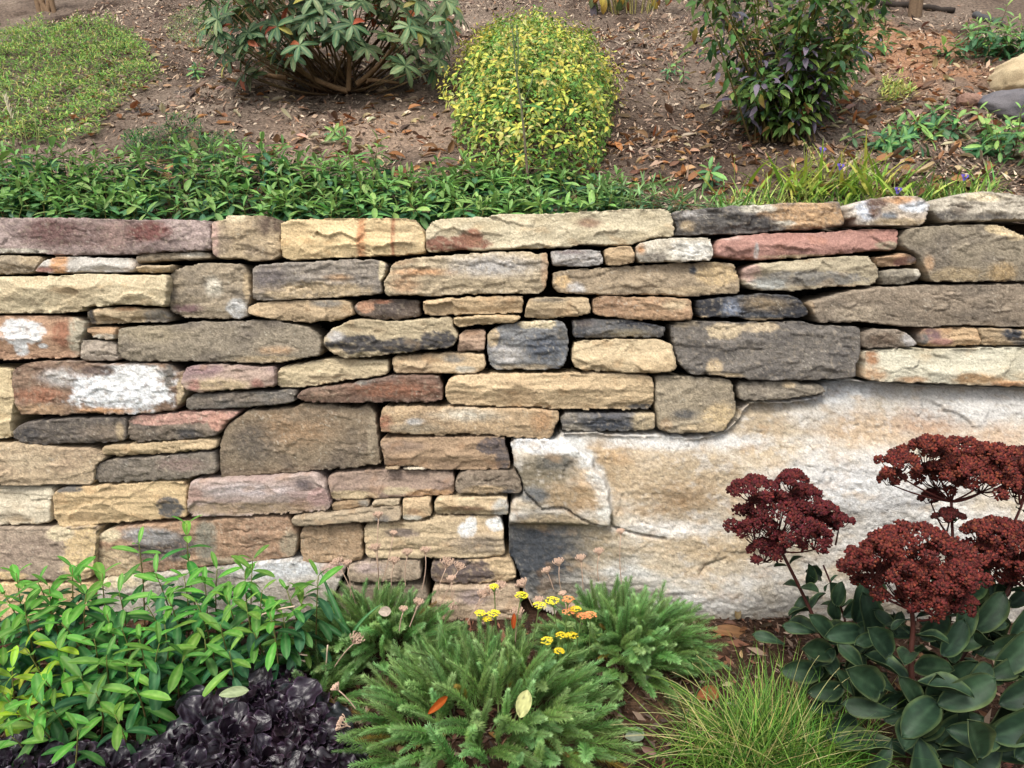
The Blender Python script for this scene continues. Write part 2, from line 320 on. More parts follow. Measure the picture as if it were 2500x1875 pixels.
STONES = [
 # region, outline, colour, style, second colour, patches in region coordinates
 ('A',[(-30,108),(400,92),(700,100),(1000,110),(1350,104),(1620,122),(1630,345),(1560,356),(1300,362),(1100,385),(900,385),(700,390),(500,392),(360,388),(290,372),(150,378),(-30,372)],'pinkgrey','w',lin(132,112,106),[(760,230,520,115,lin(126,100,92),.4),(1150,200,180,70,lin(124,76,68),.35),(380,200,200,110,lin(116,84,78),.5),(120,360,260,22,'pale',.2),(880,250,90,130,lin(150,120,108),.6)]),
 ('A',[(-30,384),(290,388),(310,420),(260,520),(200,535),(-30,542)],'gtan','w',None,[(240,420,90,40,'tan',.4)]),
 ('A',[(262,510),(330,425),(450,395),(1035,410),(1040,500),(1020,525),(600,525),(370,532),(262,520)],lin(198,190,176),'s',lin(176,168,152),[(450,455,70,90,'orange',.3),(330,505,80,28,'red',.3)]),
 ('A',[(1045,395),(1100,375),(1500,355),(1620,372),(1632,410),(1600,425),(1400,428),(1060,455),(1045,430)],'gtan','w',None,[(1500,375,90,25,'pale',.5)]),
 ('A',[(1045,465),(1325,460),(1325,510),(1290,525),(1045,528)],'tan','s',None,[]),
 ('A',[(1632,130),(1730,110),(1745,72),(2080,80),(2150,130),(2165,230),(2165,400),(2080,430),(1990,446),(1870,420),(1690,425),(1640,385),(1628,250)],lin(176,152,112),'w',lin(150,130,104),[(1650,260,40,140,'pink',.5),(2080,160,90,100,lin(112,92,74),.4),(2110,320,50,120,'tan',.4),(1800,100,80,35,'cream',.5)]),
 ('A',[(-30,556),(450,545),(640,528),(900,535),(1150,538),(1300,542),(1300,640),(1265,790),(1180,785),(1060,775),(900,770),(780,790),(620,790),(630,825),(450,840),(200,842),(-30,848)],lin(212,192,146),'s',lin(200,178,132),[(500,660,130,35,lin(168,142,98),.6)]),
 ('A',[(665,815),(800,790),(1000,785),(1100,800),(1265,800),(1310,870),(1300,910),(1100,910),(900,920),(690,925),(665,880)],'tan','s',None,[(1210,865,110,70,'grey',.25),(690,870,35,80,'dgrey',.3),(980,800,80,20,'orange',.5)]),
 ('A',[(1320,510),(1420,470),(1600,438),(1760,450),(1880,452),(1920,560),(1935,720),(1905,780),(1930,865),(1850,880),(1700,885),(1550,880),(1400,870),(1310,830),(1280,740),(1300,600)],lin(160,142,112),'w',lin(128,116,98),[(1830,800,80,75,lin(196,194,188),.2),(1440,800,120,30,'purple',.5),(1905,620,30,110,'tan',.3),(1650,640,60,70,'pale',.6)]),
 ('A',[(-30,855),(200,850),(420,855),(600,870),(665,910),(660,960),(610,1060),(600,1180),(450,1190),(250,1195),(100,1205),(-30,1195)],lin(196,152,112),'s',lin(180,132,96),[(600,1010,90,190,lin(186,174,144),.25),(470,1000,70,110,'rust',.3),(165,985,165,105,'white',.12),(150,1110,60,60,'white',.15),(330,1090,40,20,'white',.2)]),
 ('A',[(655,945),(900,940),(905,970),(885,1045),(690,1035),(690,1000),(652,980)],'otan','s',None,[(800,1020,110,22,'pale',.2)]),
 ('A',[(615,1045),(720,1040),(890,1055),(915,1200),(870,1212),(612,1205)],lin(168,152,132),'w',None,[]),
 ('A',[(905,960),(1000,938),(1300,932),(1450,905),(1900,893),(2100,890),(2330,930),(2400,950),(2478,1035),(2478,1165),(2370,1180),(2200,1215),(2050,1230),(1700,1215),(1400,1212),(1050,1215),(940,1200),(905,1150),(895,1030)],lin(146,132,108),'w',lin(122,110,94),[(1150,1000,260,60,lin(160,144,112),.6),(2060,1195,230,28,'tan',.4),(2150,1120,120,30,'otan',.7)]),
 ('A',[(90,1275),(160,1230),(300,1205),(600,1205),(660,1225),(1000,1232),(1150,1222),(1320,1235),(1350,1290),(1415,1295),(1420,1500),(1350,1592),(1200,1612),(1050,1627),(900,1622),(700,1612),(550,1617),(480,1634),(300,1627),(150,1634),(120,1560),(85,1400)],lin(142,112,86),'w',lin(120,94,76),[(300,1470,200,60,'rust',.5),(470,1330,140,60,'lgrey',.6),(280,1590,200,50,'otan',.5),(940,1440,390,165,lin(226,228,228),.14),(1020,1300,260,70,'white',.25),(1300,1320,40,90,'dgrey',.3),(1395,1430,35,130,'tan',.2),(760,1280,130,40,lin(110,92,84),.4),(800,1590,200,25,'orange',.5)]),
 ('A',[(-30,1260),(75,1260),(85,1320),(105,1500),(80,1640),(75,1720),(80,1810),(-30,1830)],lin(214,190,136),'s',None,[]),
 ('A',[(1400,1330),(1430,1260),(1480,1238),(1700,1232),(1900,1240),(2000,1260),(2120,1250),(2125,1410),(1960,1425),(1700,1435),(1520,1455),(1440,1440),(1400,1380)],lin(178,150,130),'s',lin(150,122,116),[(1700,1390,210,50,'tan',.4),(1500,1400,50,45,'red',.4),(1985,1385,50,40,'red',.4),(1560,1270,160,35,lin(150,118,116),.5)]),
 ('A',[(1430,1500),(1490,1460),(1700,1455),(1950,1440),(2200,1432),(2276,1430),(2286,1460),(2265,1530),(2100,1550),(1896,1568),(1600,1582),(1440,1585),(1425,1540)],'dgrey','w',lin(118,106,92),[]),
 ('B',[(265,115),(700,98),(1150,98),(1300,105),(1330,150),(1365,180),(1385,260),(1388,380),(1100,395),(700,410),(450,430),(320,425),(275,400),(262,250)],lin(222,192,130),'s',lin(212,180,120),[(890,250,35,220,lin(200,138,78),.5),(1135,250,16,200,lin(178,112,64),.5),(1250,250,100,150,lin(206,178,124),.5)]),
 ('B',[(1390,180),(1440,120),(1600,95),(1850,90),(1996,57),(2296,67),(2696,42),(2996,27),(3266,22),(3296,82),(3310,172),(3314,247),(3146,257),(3036,292),(2956,317),(2796,312),(2596,307),(2496,332),(2196,342),(1896,352),(1650,350),(1400,372),(1388,330),(1380,250)],lin(206,190,150),'s',lin(188,170,128),[(1600,300,270,55,lin(150,100,76),.15),(1750,250,90,60,lin(160,108,78),.2),(1570,200,65,40,'cream',.15),(2650,140,90,35,lin(150,118,90),.6)]),
 ('B',[(40,490),(70,465),(300,440),(450,435),(700,420),(1025,418),(1090,450),(1080,540),(1045,590),(1050,690),(900,705),(700,720),(400,735),(50,748),(45,640)],lin(148,136,120),'w',lin(120,112,104),[(520,670,440,70,'tan',.35),(1050,500,28,90,'cream',.15),(720,560,90,25,'otan',.6),(180,560,130,90,lin(120,110,106),.6)]),
 ('B',[(1110,490),(1130,440),(1350,400),(1700,375),(2000,358),(2150,355),(2240,375),(2330,370),(2340,450),(2335,560),(2320,650),(2270,690),(2150,690),(1900,690),(1600,700),(1400,712),(1300,700),(1150,705),(1070,700),(1055,600),(1085,560)],lin(190,168,128),'w',lin(172,152,116),[(1230,620,110,70,'otan',.5),(1350,520,200,25,'orange',.8),(1200,430,110,40,'btan',.4),(2310,500,35,150,'otan',.3),(1900,470,280,70,'lgrey',.9)]),
 ('B',[(10,790),(60,755),(300,735),(700,730),(800,740),(830,800),(840,850),(750,885),(600,905),(450,915),(300,900),(150,880),(20,850)],lin(188,160,116),'s',lin(164,138,100),[(620,760,110,30,'grey',.5)]),
 ('B',[(830,780),(860,745),(960,728),(1200,725),(1330,735),(1340,800),(1350,860),(1280,875),(1140,890),(1000,885),(880,860),(840,825)],lin(112,96,82),'w',lin(92,80,72),[(920,775,70,55,lin(190,138,98),.15),(1050,745,80,20,'rust',.3)]),
 ('B',[(1365,740),(1500,722),(1800,705),(2145,698),(2150,760),(2140,840),(1950,845),(1700,850),(1500,855),(1380,855),(1360,790)],lin(198,166,116),'s',lin(180,150,106),[]),
 ('B',[(1600,870),(1800,850),(2000,845),(2120,855),(2130,880),(2080,915),(1900,925),(1700,940),(1610,945)],lin(198,168,116),'s',None,[]),
 ('B',[(600,1030),(640,960),(830,875),(1000,890),(1170,900),(1400,875),(1590,860),(1600,920),(1640,1000),(1630,1060),(1600,1100),(1400,1125),(1100,1160),(850,1190),(740,1190),(650,1140),(595,1090)],lin(192,172,130),'s',lin(176,156,116),[(850,1075,230,70,'dark',.12),(1200,1090,260,60,'dark',.12),(1490,1040,150,70,'dark',.12),(680,1010,70,40,'lgrey',.5),(680,1140,90,30,'tan',.4)]),
 ('B',[(1645,1000),(1680,960),(1855,958),(1860,1020),(1835,1135),(1720,1138),(1630,1135),(1635,1060)],lin(200,164,130),'s',None,[(1680,1100,80,45,'brown',.15),(1790,1130,60,20,'brown',.2)]),
 ('B',[(1866,980),(1956,930),(2196,890),(2436,890),(2486,942),(2496,1042),(2486,1192),(2456,1252),(2346,1282),(2096,1275),(1946,1285),(1880,1240),(1850,1100)],lin(132,132,130),'w',lin(102,106,112),[(2250,915,150,40,'cream',.12),(1900,1020,50,90,'tan',.2),(2300,1100,140,100,lin(84,90,100),.5),(2010,1160,120,60,'lgrey',.6),(2150,1255,220,25,'gtan',.4),(2440,1000,40,60,lin(90,88,84),.4)]),
 ('B',[(235,1300),(270,1250),(340,1235),(500,1210),(620,1190),(740,1190),(900,1195),(1090,1195),(1110,1240),(1100,1300),(1060,1325),(900,1345),(700,1370),(550,1400),(300,1418),(245,1410)],lin(204,182,136),'s',lin(190,166,122),[]),
 ('B',[(1120,1170),(1300,1160),(1550,1135),(1700,1140),(1840,1145),(1855,1230),(1840,1275),(1750,1310),(1500,1308),(1250,1305),(1130,1300)],lin(202,172,124),'s',lin(186,156,114),[(1600,1190,90,30,'grey',.6),(1690,1270,80,25,'pale',.3)]),
 ('B',[(380,1480),(420,1430),(700,1400),(850,1370),(1000,1345),(1150,1320),(1400,1315),(1495,1330),(1520,1420),(1525,1520),(1350,1530),(1000,1530),(700,1535),(480,1530),(390,1500)],lin(132,100,80),'w',lin(112,92,80),[(1150,1430,280,70,lin(148,96,66),.6),(620,1460,140,40,lin(150,118,92),.6),(900,1360,90,30,'dgrey',.5)]),
 ('B',[(1530,1420),(1570,1330),(1700,1310),(2000,1298),(2212,1300),(2726,1292),(3000,1310),(3136,1320),(3158,1384),(3151,1574),(2996,1589),(2796,1584),(2596,1590),(2396,1584),(2246,1564),(2096,1569),(1896,1559),(1700,1550),(1560,1540),(1535,1490)],lin(206,176,126),'s',lin(194,162,114),[(3050,1565,110,22,'dgrey',.25)]),
 ('C',[(455,510),(600,498),(840,505),(870,560),(870,620),(720,640),(480,632),(455,590)],'lgrey','w',lin(156,146,138),[(600,520,120,20,lin(130,116,112),.6)]),
 ('C',[(870,500),(950,475),(1080,470),(1110,530),(1115,600),(1000,628),(890,630),(870,560)],lin(198,166,118),'s',None,[]),
 ('C',[(1115,490),(1150,440),(1300,415),(1500,405),(1700,408),(1712,470),(1712,590),(1500,602),(1300,605),(1150,610),(1118,560)],lin(206,196,172),'w',lin(188,174,148),[(1250,560,120,35,'grey',.4),(1560,510,150,70,lin(226,222,208),.5),(1150,500,40,40,'orange',.6)]),
 ('C',[(1400,205),(1600,185),(1896,160),(2150,150),(2300,140),(2536,138),(2686,125),(2716,220),(2732,320),(2536,345),(2200,360),(1996,385),(1700,385),(1480,398),(1425,395),(1430,330),(1405,270)],lin(112,106,100),'w',lin(90,86,82),[(2450,240,300,110,lin(192,150,98),.25),(2050,190,160,32,'pale',.3),(2090,240,60,30,'otan',.3),(1520,320,60,40,'tan',.4),(2060,300,110,60,'dark',.3),(2260,300,80,18,'pale',.3),(1560,225,130,20,'lgrey',.5)]),
 ('C',[(1725,480),(1750,425),(1896,392),(2246,370),(2596,365),(2856,342),(3146,338),(3141,430),(3120,515),(2896,515),(2696,540),(2400,570),(2100,582),(1900,582),(1800,568),(1728,560)],lin(182,130,112),'s',lin(174,120,102),[(3060,480,90,40,'gtan',.2),(2450,560,330,18,'tan',.4),(2040,510,18,60,'lgrey',.4),(1830,410,80,20,'pink',.5)]),
 ('C',[(470,680),(540,660),(900,635),(1200,620),(1500,605),(1650,598),(1870,598),(1900,680),(1930,780),(1925,840),(1750,855),(1500,875),(1400,860),(1200,855),(900,858),(650,850),(520,840),(465,790),(475,730)],lin(166,144,110),'w',lin(148,128,98),[(555,755,65,45,lin(206,170,110),.2),(650,800,60,50,'lgrey',.4),(1750,690,180,90,lin(196,166,112),.25),(1600,820,260,30,'tan',.5),(1555,660,28,40,'slate',.25)]),
 ('D',[(40,650),(150,610),(400,590),(600,570),(850,548),(1030,550),(1050,600),(1090,640),(1105,720),(1070,775),(900,790),(700,800),(450,825),(250,825),(100,810),(50,780)],lin(184,168,132),'s',lin(166,150,118),[(100,690,80,70,'pink',.3),(560,725,430,60,lin(142,136,124),.12),(250,770,150,40,lin(176,176,166),.4),(900,790,150,15,'btan',.4)]),
 ('C',[(255,960),(290,870),(600,868),(760,872),(765,940),(765,1005),(600,1030),(400,1038),(250,1040)],lin(186,160,116),'s',lin(172,146,106),[(440,890,140,20,lin(150,134,108),.5)]),
 ('C',[(775,890),(850,860),(1100,868),(1300,865),(1500,880),(1545,890),(1555,1000),(1550,1050),(1400,1058),(1200,1050),(1000,1040),(850,1020),(790,1010),(780,950)],lin(174,136,94),'w',lin(158,122,86),[(1430,930,100,40,'tan',.5)]),
 ('C',[(1590,900),(1650,885),(1900,860),(2096,838),(2296,850),(2376,880),(2436,950),(2454,990),(2426,1025),(2296,1035),(2096,1055),(1996,1050),(1900,1030),(1750,1030),(1640,1040),(1600,1010),(1595,940)],lin(72,74,78),'w',lin(60,60,64),[(2100,920,170,50,lin(132,112,82),.7),(1850,950,60,50,lin(128,138,156),.8),(1640,1030,30,15,'tan',.3),(2150,1045,200,14,'tan',.4)]),
 ('C',[(615,1045),(900,1035),(1080,1045),(1200,1070),(1340,1095),(1345,1130),(1325,1180),(1150,1185),(900,1190),(640,1190),(620,1130)],lin(104,102,100),'w',lin(80,82,88),[(700,1070,90,30,lin(134,122,114),.6),(1050,1150,140,30,lin(140,128,100),.6),(1150,1075,160,22,'slate',.5)]),
 ('C',[(620,1300),(640,1215),(900,1195),(1330,1198),(1395,1235),(1415,1310),(1435,1420),(1390,1445),(1250,1465),(1000,1455),(700,1440),(640,1420),(620,1370)],lin(206,180,132),'s',lin(190,162,114),[]),
 ('C',[(1385,1090),(1450,1065),(1680,1055),(1896,1065),(2246,1055),(2396,1045),(2476,1080),(2596,1092),(2796,1092),(2851,1112),(2858,1250),(2841,1350),(2811,1410),(2811,1500),(2596,1508),(2226,1520),(2000,1512),(1850,1495),(1700,1475),(1540,1475),(1440,1380),(1410,1250),(1390,1170)],lin(116,108,98),'w',lin(100,94,88),[(1790,1130,140,65,lin(206,182,138),.12),(2080,1100,150,45,lin(196,172,132),.15),(1720,1410,60,60,'tan',.3),(1820,1475,120,18,'tan',.3),(1500,1080,90,25,'gtan',.5)]),
 ('G',[(1268,80),(1300,60),(1550,58),(1650,75),(1860,80),(1880,180),(1895,290),(1890,360),(1790,495),(1600,500),(1390,508),(1290,470),(1270,370),(1265,200)],lin(158,142,112),'w',lin(142,128,104),[(1760,370,130,110,lin(196,168,116),.25),(1500,350,110,35,lin(104,100,94),.5),(1620,460,140,40,'tan',.4),(1340,430,50,60,'btan',.3)]),
 ('G',[(1900,130),(1950,103),(2196,100),(2346,98),(2396,115),(2566,125),(2588,190),(2456,215),(2296,235),(2146,250),(1996,255),(1910,245)],lin(142,130,110),'w',lin(126,114,98),[(2290,125,50,22,'tan',.4)]),
 ('G',[(530,405),(545,370),(575,342),(800,345),(1050,345),(1262,340),(1266,400),(1265,480),(1100,488),(800,488),(545,488)],lin(112,108,104),'w',lin(86,86,90),[(1190,410,110,90,lin(188,166,124),.3),(640,460,100,30,lin(140,130,112),.5),(600,370,60,30,'grey',.5),(900,430,180,50,lin(80,84,92),.5)]),
 ('D',[(845,160),(1000,115),(1150,90),(1300,82),(1400,85),(1480,115),(1500,160),(1480,230),(1450,315),(1250,320),(920,325),(910,260),(850,275),(840,220)],lin(206,190,168),'w',lin(190,168,140),[(1000,200,90,90,lin(206,212,222),.3),(1080,140,90,40,lin(112,86,72),.35),(1060,210,50,50,lin(120,92,76),.5),(1380,170,110,50,lin(222,228,234),.3),(1270,120,110,30,'orange',.5),(1180,250,60,40,lin(128,132,136),.4),(1250,290,230,30,'tan',.5)]),
 ('D',[(1505,130),(1700,80),(1870,45),(1990,55),(2150,70),(2260,110),(2260,270),(2000,278),(1800,290),(1600,292),(1550,270),(1520,230),(1495,200)],lin(190,178,154),'w',lin(168,156,134),[(1620,240,110,40,'dgrey',.4),(1720,190,80,40,lin(120,108,92),.5),(1950,250,180,25,'dgrey',.6),(1900,100,150,30,'cream',.5)]),
 ('D',[(1290,400),(1320,340),(1500,318),(1900,305),(2050,310),(2150,360),(2240,400),(2260,740),(2150,748),(1900,750),(1700,755),(1490,755),(1470,700),(1430,620),(1400,550),(1290,490)],lin(144,130,104),'w',lin(122,110,92),[(2030,345,90,45,lin(206,180,128),.15),(2150,395,80,40,lin(206,180,128),.15),(1720,700,230,60,lin(176,152,108),.4),(2050,690,100,80,lin(184,152,96),.5),(1480,610,40,60,'otan',.5)]),
 ('D',[(1068,560),(1200,545),(1280,520),(1330,540),(1385,565),(1400,610),(1300,630),(1150,640),(1090,635)],lin(198,160,116),'s',None,[(1280,600,55,40,'red',.3),(1350,575,40,30,'pinkgrey',.3)]),
 ('D',[(1115,665),(1250,650),(1410,645),(1425,700),(1390,745),(1280,775),(1140,780),(1125,720)],lin(142,132,112),'w',None,[(1390,690,30,40,'pale',.3)]),
 ('D',[(545,915),(700,870),(900,815),(1100,790),(1400,775),(1800,768),(2260,758),(2260,1105),(2100,1105),(1850,1090),(1600,1090),(1500,1110),(1300,1105),(1150,1085),(950,1065),(800,1070),(640,1075),(600,1020),(560,960)],lin(146,128,104),'w',lin(126,112,94),[(570,970,28,90,'btan',.2),(950,1000,200,60,lin(166,148,120),.6)]),
 ('D',[(975,1150),(1040,1120),(1180,1115),(1300,1140),(1380,1200),(1395,1240),(1370,1260),(1200,1268),(1050,1270),(970,1265)],lin(138,122,102),'w',None,[(1340,1200,60,70,'lgrey',.25),(1120,1200,120,50,lin(118,98,78),.4)]),
 ('D',[(1395,1160),(1450,1115),(1650,1100),(1850,1105),(1880,1190),(1895,1240),(1800,1250),(1600,1258),(1440,1255),(1400,1230)],lin(196,160,110),'s',None,[(1480,1160,130,50,'purple',.4),(1560,1215,90,25,'red',.5),(1420,1190,40,60,'dgrey',.3)]),
 ('D',[(1875,1115),(2000,1108),(2150,1118),(2260,1140),(2260,1240),(2100,1248),(1910,1252),(1895,1190)],lin(186,158,114),'s',None,[(2120,1160,90,45,'slate',.35),(2200,1220,70,30,'dgrey',.4)]),
 ('D',[(985,1300),(1010,1280),(1300,1272),(1700,1265),(2100,1258),(2260,1252),(2260,1570),(2100,1565),(1800,1555),(1600,1545),(1300,1535),(1100,1530),(975,1500),(990,1420)],lin(204,196,166),'s',lin(188,178,146),[(1050,1340,60,60,lin(172,122,76),.4),(1050,1470,90,60,'otan',.6),(1850,1500,190,45,lin(190,150,96),.4),(2100,1540,150,30,'orange',.4),(1350,1510,100,25,'otan',.5)]),
 ('E',[(88,340),(130,290),(200,250),(350,235),(550,215),(750,222),(970,218),(980,300),(970,405),(850,415),(650,425),(450,430),(340,442),(200,435),(120,400),(90,380)],lin(106,96,86),'w',lin(88,82,78),[(800,330,150,60,lin(134,116,96),.6),(920,330,30,60,'tan',.6),(220,350,90,60,'dark',.5)]),
 ('E',[(980,240),(1000,215),(1200,195),(1450,170),(1840,162),(1845,195),(1740,270),(1700,340),(1660,375),(1450,390),(1200,405),(1050,418),(990,400),(975,320)],lin(124,108,90),'w',lin(100,90,80),[(1450,205,430,60,lin(190,140,120),.10),(1180,250,200,30,lin(188,140,120),.12),(1700,250,80,70,lin(186,134,110),.15),(1450,340,110,50,'dark',.5)]),
 ('E',[(765,470),(800,440),(1100,418),(1400,395),(1620,380),(1680,385),(1680,455),(1600,470),(1400,490),(1200,505),(1000,520),(830,528),(780,500)],lin(192,164,116),'s',lin(174,148,106),[]),
 ('E',[(-30,425),(100,418),(300,440),(500,455),(700,465),(770,500),(800,545),(720,600),(718,735),(600,745),(400,745),(250,755),(100,750),(-30,735)],lin(186,160,120),'w',lin(176,148,112),[(200,560,170,60,lin(196,172,132),.7)]),
 ('E',[(720,620),(750,575),(850,545),(1100,530),(1350,505),(1600,480),(1665,480),(1675,560),(1680,650),(1560,665),(1450,695),(1200,710),(1000,725),(780,730),(720,720)],lin(126,114,98),'w',lin(104,96,88),[(1400,580,160,50,lin(140,116,104),.6)]),
 ('E',[(1690,440),(1730,300),(1760,260),(1850,210),(1900,165),(2096,150),(2250,140),(2330,112),(2400,115),(2596,122),(2746,155),(2796,135),(2860,130),(2896,200),(2910,350),(2926,500),(2940,590),(2746,612),(2546,625),(2346,640),(2150,660),(1950,675),(1800,695),(1695,700),(1690,600)],lin(140,120,92),'w',lin(116,100,82),[(2250,300,300,140,lin(154,122,84),.7),(2870,350,35,200,'gtan',.4),(1950,420,160,160,lin(104,92,78),.7),(2350,200,160,60,lin(140,118,90),.6)]),
 ('E',[(-30,765),(200,760),(410,762),(405,830),(395,900),(400,1020),(380,1035),(200,1050),(-30,1060)],lin(206,192,160),'s',lin(190,174,142),[]),
 ('E',[(410,810),(450,765),(700,740),(900,735),(1200,715),(1420,708),(1440,760),(1440,900),(1450,995),(1300,1005),(1000,1035),(700,1060),(500,1075),(440,1060),(415,1000)],lin(206,174,118),'s',lin(190,158,108),[(1300,915,105,80,lin(98,94,90),.10),(520,770,120,25,'dgrey',.25)]),
 ('E',[(1450,780),(1480,700),(1800,690),(2196,665),(2436,655),(2486,700),(2526,790),(2546,940),(2396,960),(2196,965),(1996,985),(1700,995),(1480,992),(1435,960),(1440,850)],lin(184,160,146),'s',lin(162,134,124),[(1950,930,500,55,lin(176,148,114),.35),(2450,840,80,80,lin(198,158,148),.15),(2350,740,80,40,lin(112,98,96),.35),(1900,780,300,50,lin(196,178,174),.5),(1500,820,60,70,lin(176,140,124),.4)]),
 ('E',[(-30,1075),(150,1078),(400,1075),(550,1075),(740,1068),(735,1200),(725,1300),(700,1480),(450,1490),(200,1480),(-30,1470)],lin(168,146,120),'w',lin(154,132,110),[(620,1280,150,240,lin(210,178,118),.15),(450,1120,110,50,'cream',.2),(60,1450,120,40,'yellow',.3)]),
 ('E',[(750,1120),(850,1075),(1000,1055),(1300,1030),(1600,1005),(1900,990),(2096,978),(2226,985),(2256,1060),(2296,1120),(2296,1200),(2276,1290),(2196,1310),(2000,1330),(1800,1355),(1650,1365),(1400,1400),(1000,1440),(760,1470),(745,1300)],lin(170,132,96),'w',lin(154,120,90),[(870,1350,200,130,'tan',.25),(830,1130,100,50,'cream',.3),(1250,1220,260,110,lin(98,90,84),.3),(1150,1130,220,60,lin(150,146,142),.35),(1590,1160,90,140,lin(140,132,112),.3),(2230,1200,70,110,'gtan',.3),(1700,1330,250,30,'gtan',.5)]),
 ('E',[(745,1485),(1000,1455),(1400,1412),(1700,1378),(2000,1343),(2200,1325),(2276,1320),(2316,1345),(2496,1362),(2636,1355),(2666,1400),(2640,1450),(2560,1640),(2000,1700),(1200,1700),(760,1700),(740,1560)],lin(186,176,160),'w',lin(164,150,132),[(2150,1400,300,70,lin(206,208,208),.5),(2560,1400,90,50,'pink',.4),(900,1500,200,50,'cream',.5)]),
 ('E',[(-30,1485),(200,1492),(450,1502),(700,1492),(735,1560),(735,1700),(-30,1700)],lin(206,172,112),'w',None,[(500,1530,150,30,'tan',.5)]),
 ('F',[(1050,135),(1300,128),(1800,142),(2096,155),(2300,160),(2420,175),(2426,222),(2396,300),(2356,388),(2200,387),(2000,370),(1700,352),(1500,362),(1200,350),(1040,340),(1030,250)],lin(190,158,112),'w',lin(172,142,102),[(1070,260,60,60,'rust',.5),(1300,300,180,40,'gtan',.5),(1300,250,70,25,'lgrey',.5),(2290,250,80,90,lin(196,150,96),.6),(1700,200,200,40,'pale',.9)]),
 ('F',[(1030,400),(1060,380),(1400,370),(1700,368),(2000,372),(2010,440),(2035,520),(2045,600),(2030,620),(1800,630),(1450,632),(1350,605),(1200,598),(1070,600),(1050,500)],lin(172,140,102),'s',lin(154,124,92),[(1900,440,120,70,lin(102,90,86),.10),(1985,540,60,90,lin(108,96,90),.12),(1200,440,170,40,lin(146,120,96),.6)]),
 ('F',[(630,680),(660,655),(900,635),(1200,628),(1600,640),(1615,700),(1615,790),(1590,820),(1400,830),(1150,838),(900,855),(660,862),(650,780),(630,720)],lin(160,134,112),'s',lin(146,120,104),[(820,820,190,40,lin(196,170,124),.2),(1170,785,120,32,lin(196,174,132),.2),(1430,800,170,30,lin(190,146,96),.25)]),
 ('F',[(1615,710),(1660,645),(1800,635),(2080,632),(2130,720),(2138,790),(2100,815),(1800,815),(1640,812),(1615,770)],lin(140,122,100),'w',None,[(1850,780,170,35,lin(184,154,110),.3),(2020,800,50,25,'dark',.4)]),
 ('F',[(655,880),(800,855),(955,850),(955,915),(850,930),(660,948)],lin(170,142,102),'s',None,[(910,890,45,35,'grey',.3)]),
 ('F',[(970,880),(985,855),(1195,850),(1190,905),(970,918)],lin(192,170,132),'s',None,[]),
 ('F',[(345,1000),(400,975),(700,955),(1000,920),(1190,908),(1198,1020),(1080,1030),(900,1030),(600,1055),(360,1062)],lin(174,152,118),'s',lin(158,138,108),[(1050,1005,60,30,'dgrey',.5)]),
 ('F',[(1200,860),(1250,845),(1430,840),(1430,900),(1440,980),(1350,1018),(1205,1022),(1205,920)],lin(200,168,120),'s',None,[(1260,1000,90,30,'pale',.2),(1290,950,60,30,'otan',.4)]),
 ('F',[(1450,870),(1480,830),(1700,828),(2020,828),(2032,900),(2030,975),(1850,978),(1650,975),(1500,980),(1448,960)],lin(200,174,128),'s',lin(188,160,116),[(1680,915,150,25,lin(160,124,88),.4),(1970,910,80,70,lin(176,172,160),.3)]),
 ('F',[(415,1120),(440,1065),(650,1058),(870,1055),(905,1100),(900,1200),(905,1330),(800,1342),(600,1340),(440,1348),(415,1250)],lin(170,138,98),'w',lin(154,126,92),[]),
 ('F',[(905,1070),(940,1045),(1200,1030),(1380,1020),(1450,985),(1700,985),(1960,985),(1990,1060),(1995,1180),(2010,1260),(1980,1290),(1800,1305),(1400,1310),(960,1312),(920,1260),(910,1150)],lin(196,170,126),'s',lin(182,156,114),[(1700,1090,80,50,'white',.15),(1740,1030,40,50,'white',.2),(1920,1040,70,50,lin(222,222,216),.2),(1200,1110,120,35,lin(120,104,92),.3),(1800,1190,200,70,lin(150,132,108),.6)]),
 ('F',[(1430,1340),(1600,1325),(1900,1310),(2040,1295),(2080,1380),(2095,1440),(2050,1490),(1800,1510),(1640,1510),(1440,1500),(1420,1420)],lin(198,168,120),'s',None,[(1640,1420,280,110,lin(108,92,86),.12)]),
 ('F',[(785,1370),(850,1350),(1000,1330),(1340,1320),(1355,1400),(1350,1480),(1100,1500),(800,1500),(775,1430)],lin(168,146,118),'w',None,[(950,1380,120,40,'pinkgrey',.5)]),
 ('F',[(1450,1525),(1700,1520),(2060,1505),(2120,1580),(2150,1700),(1450,1700),(1420,1600)],lin(196,168,132),'s',None,[(1750,1600,120,60,'pinkgrey',.5)]),
 ('F',[(690,1515),(1000,1515),(1380,1515),(1410,1600),(1420,1700),(690,1700)],lin(150,132,108),'w',None,[]),
 ('F',[(1062,607),(1188,602),(1188,625),(1066,626)],lin(190,162,120),'s',None,[]),
 ('F',[(1198,608),(1370,606),(1410,626),(1198,627)],lin(206,190,160),'s',None,[]),
]
wall = thing('dry_stone_wall', wall_xyz(np.array([0.]), np.array([0.]), np.array([0.]))[0],
             'dry stacked sandstone retaining wall of long tan and grey stones across the whole picture', 'wall')
xr = random.Random(5)
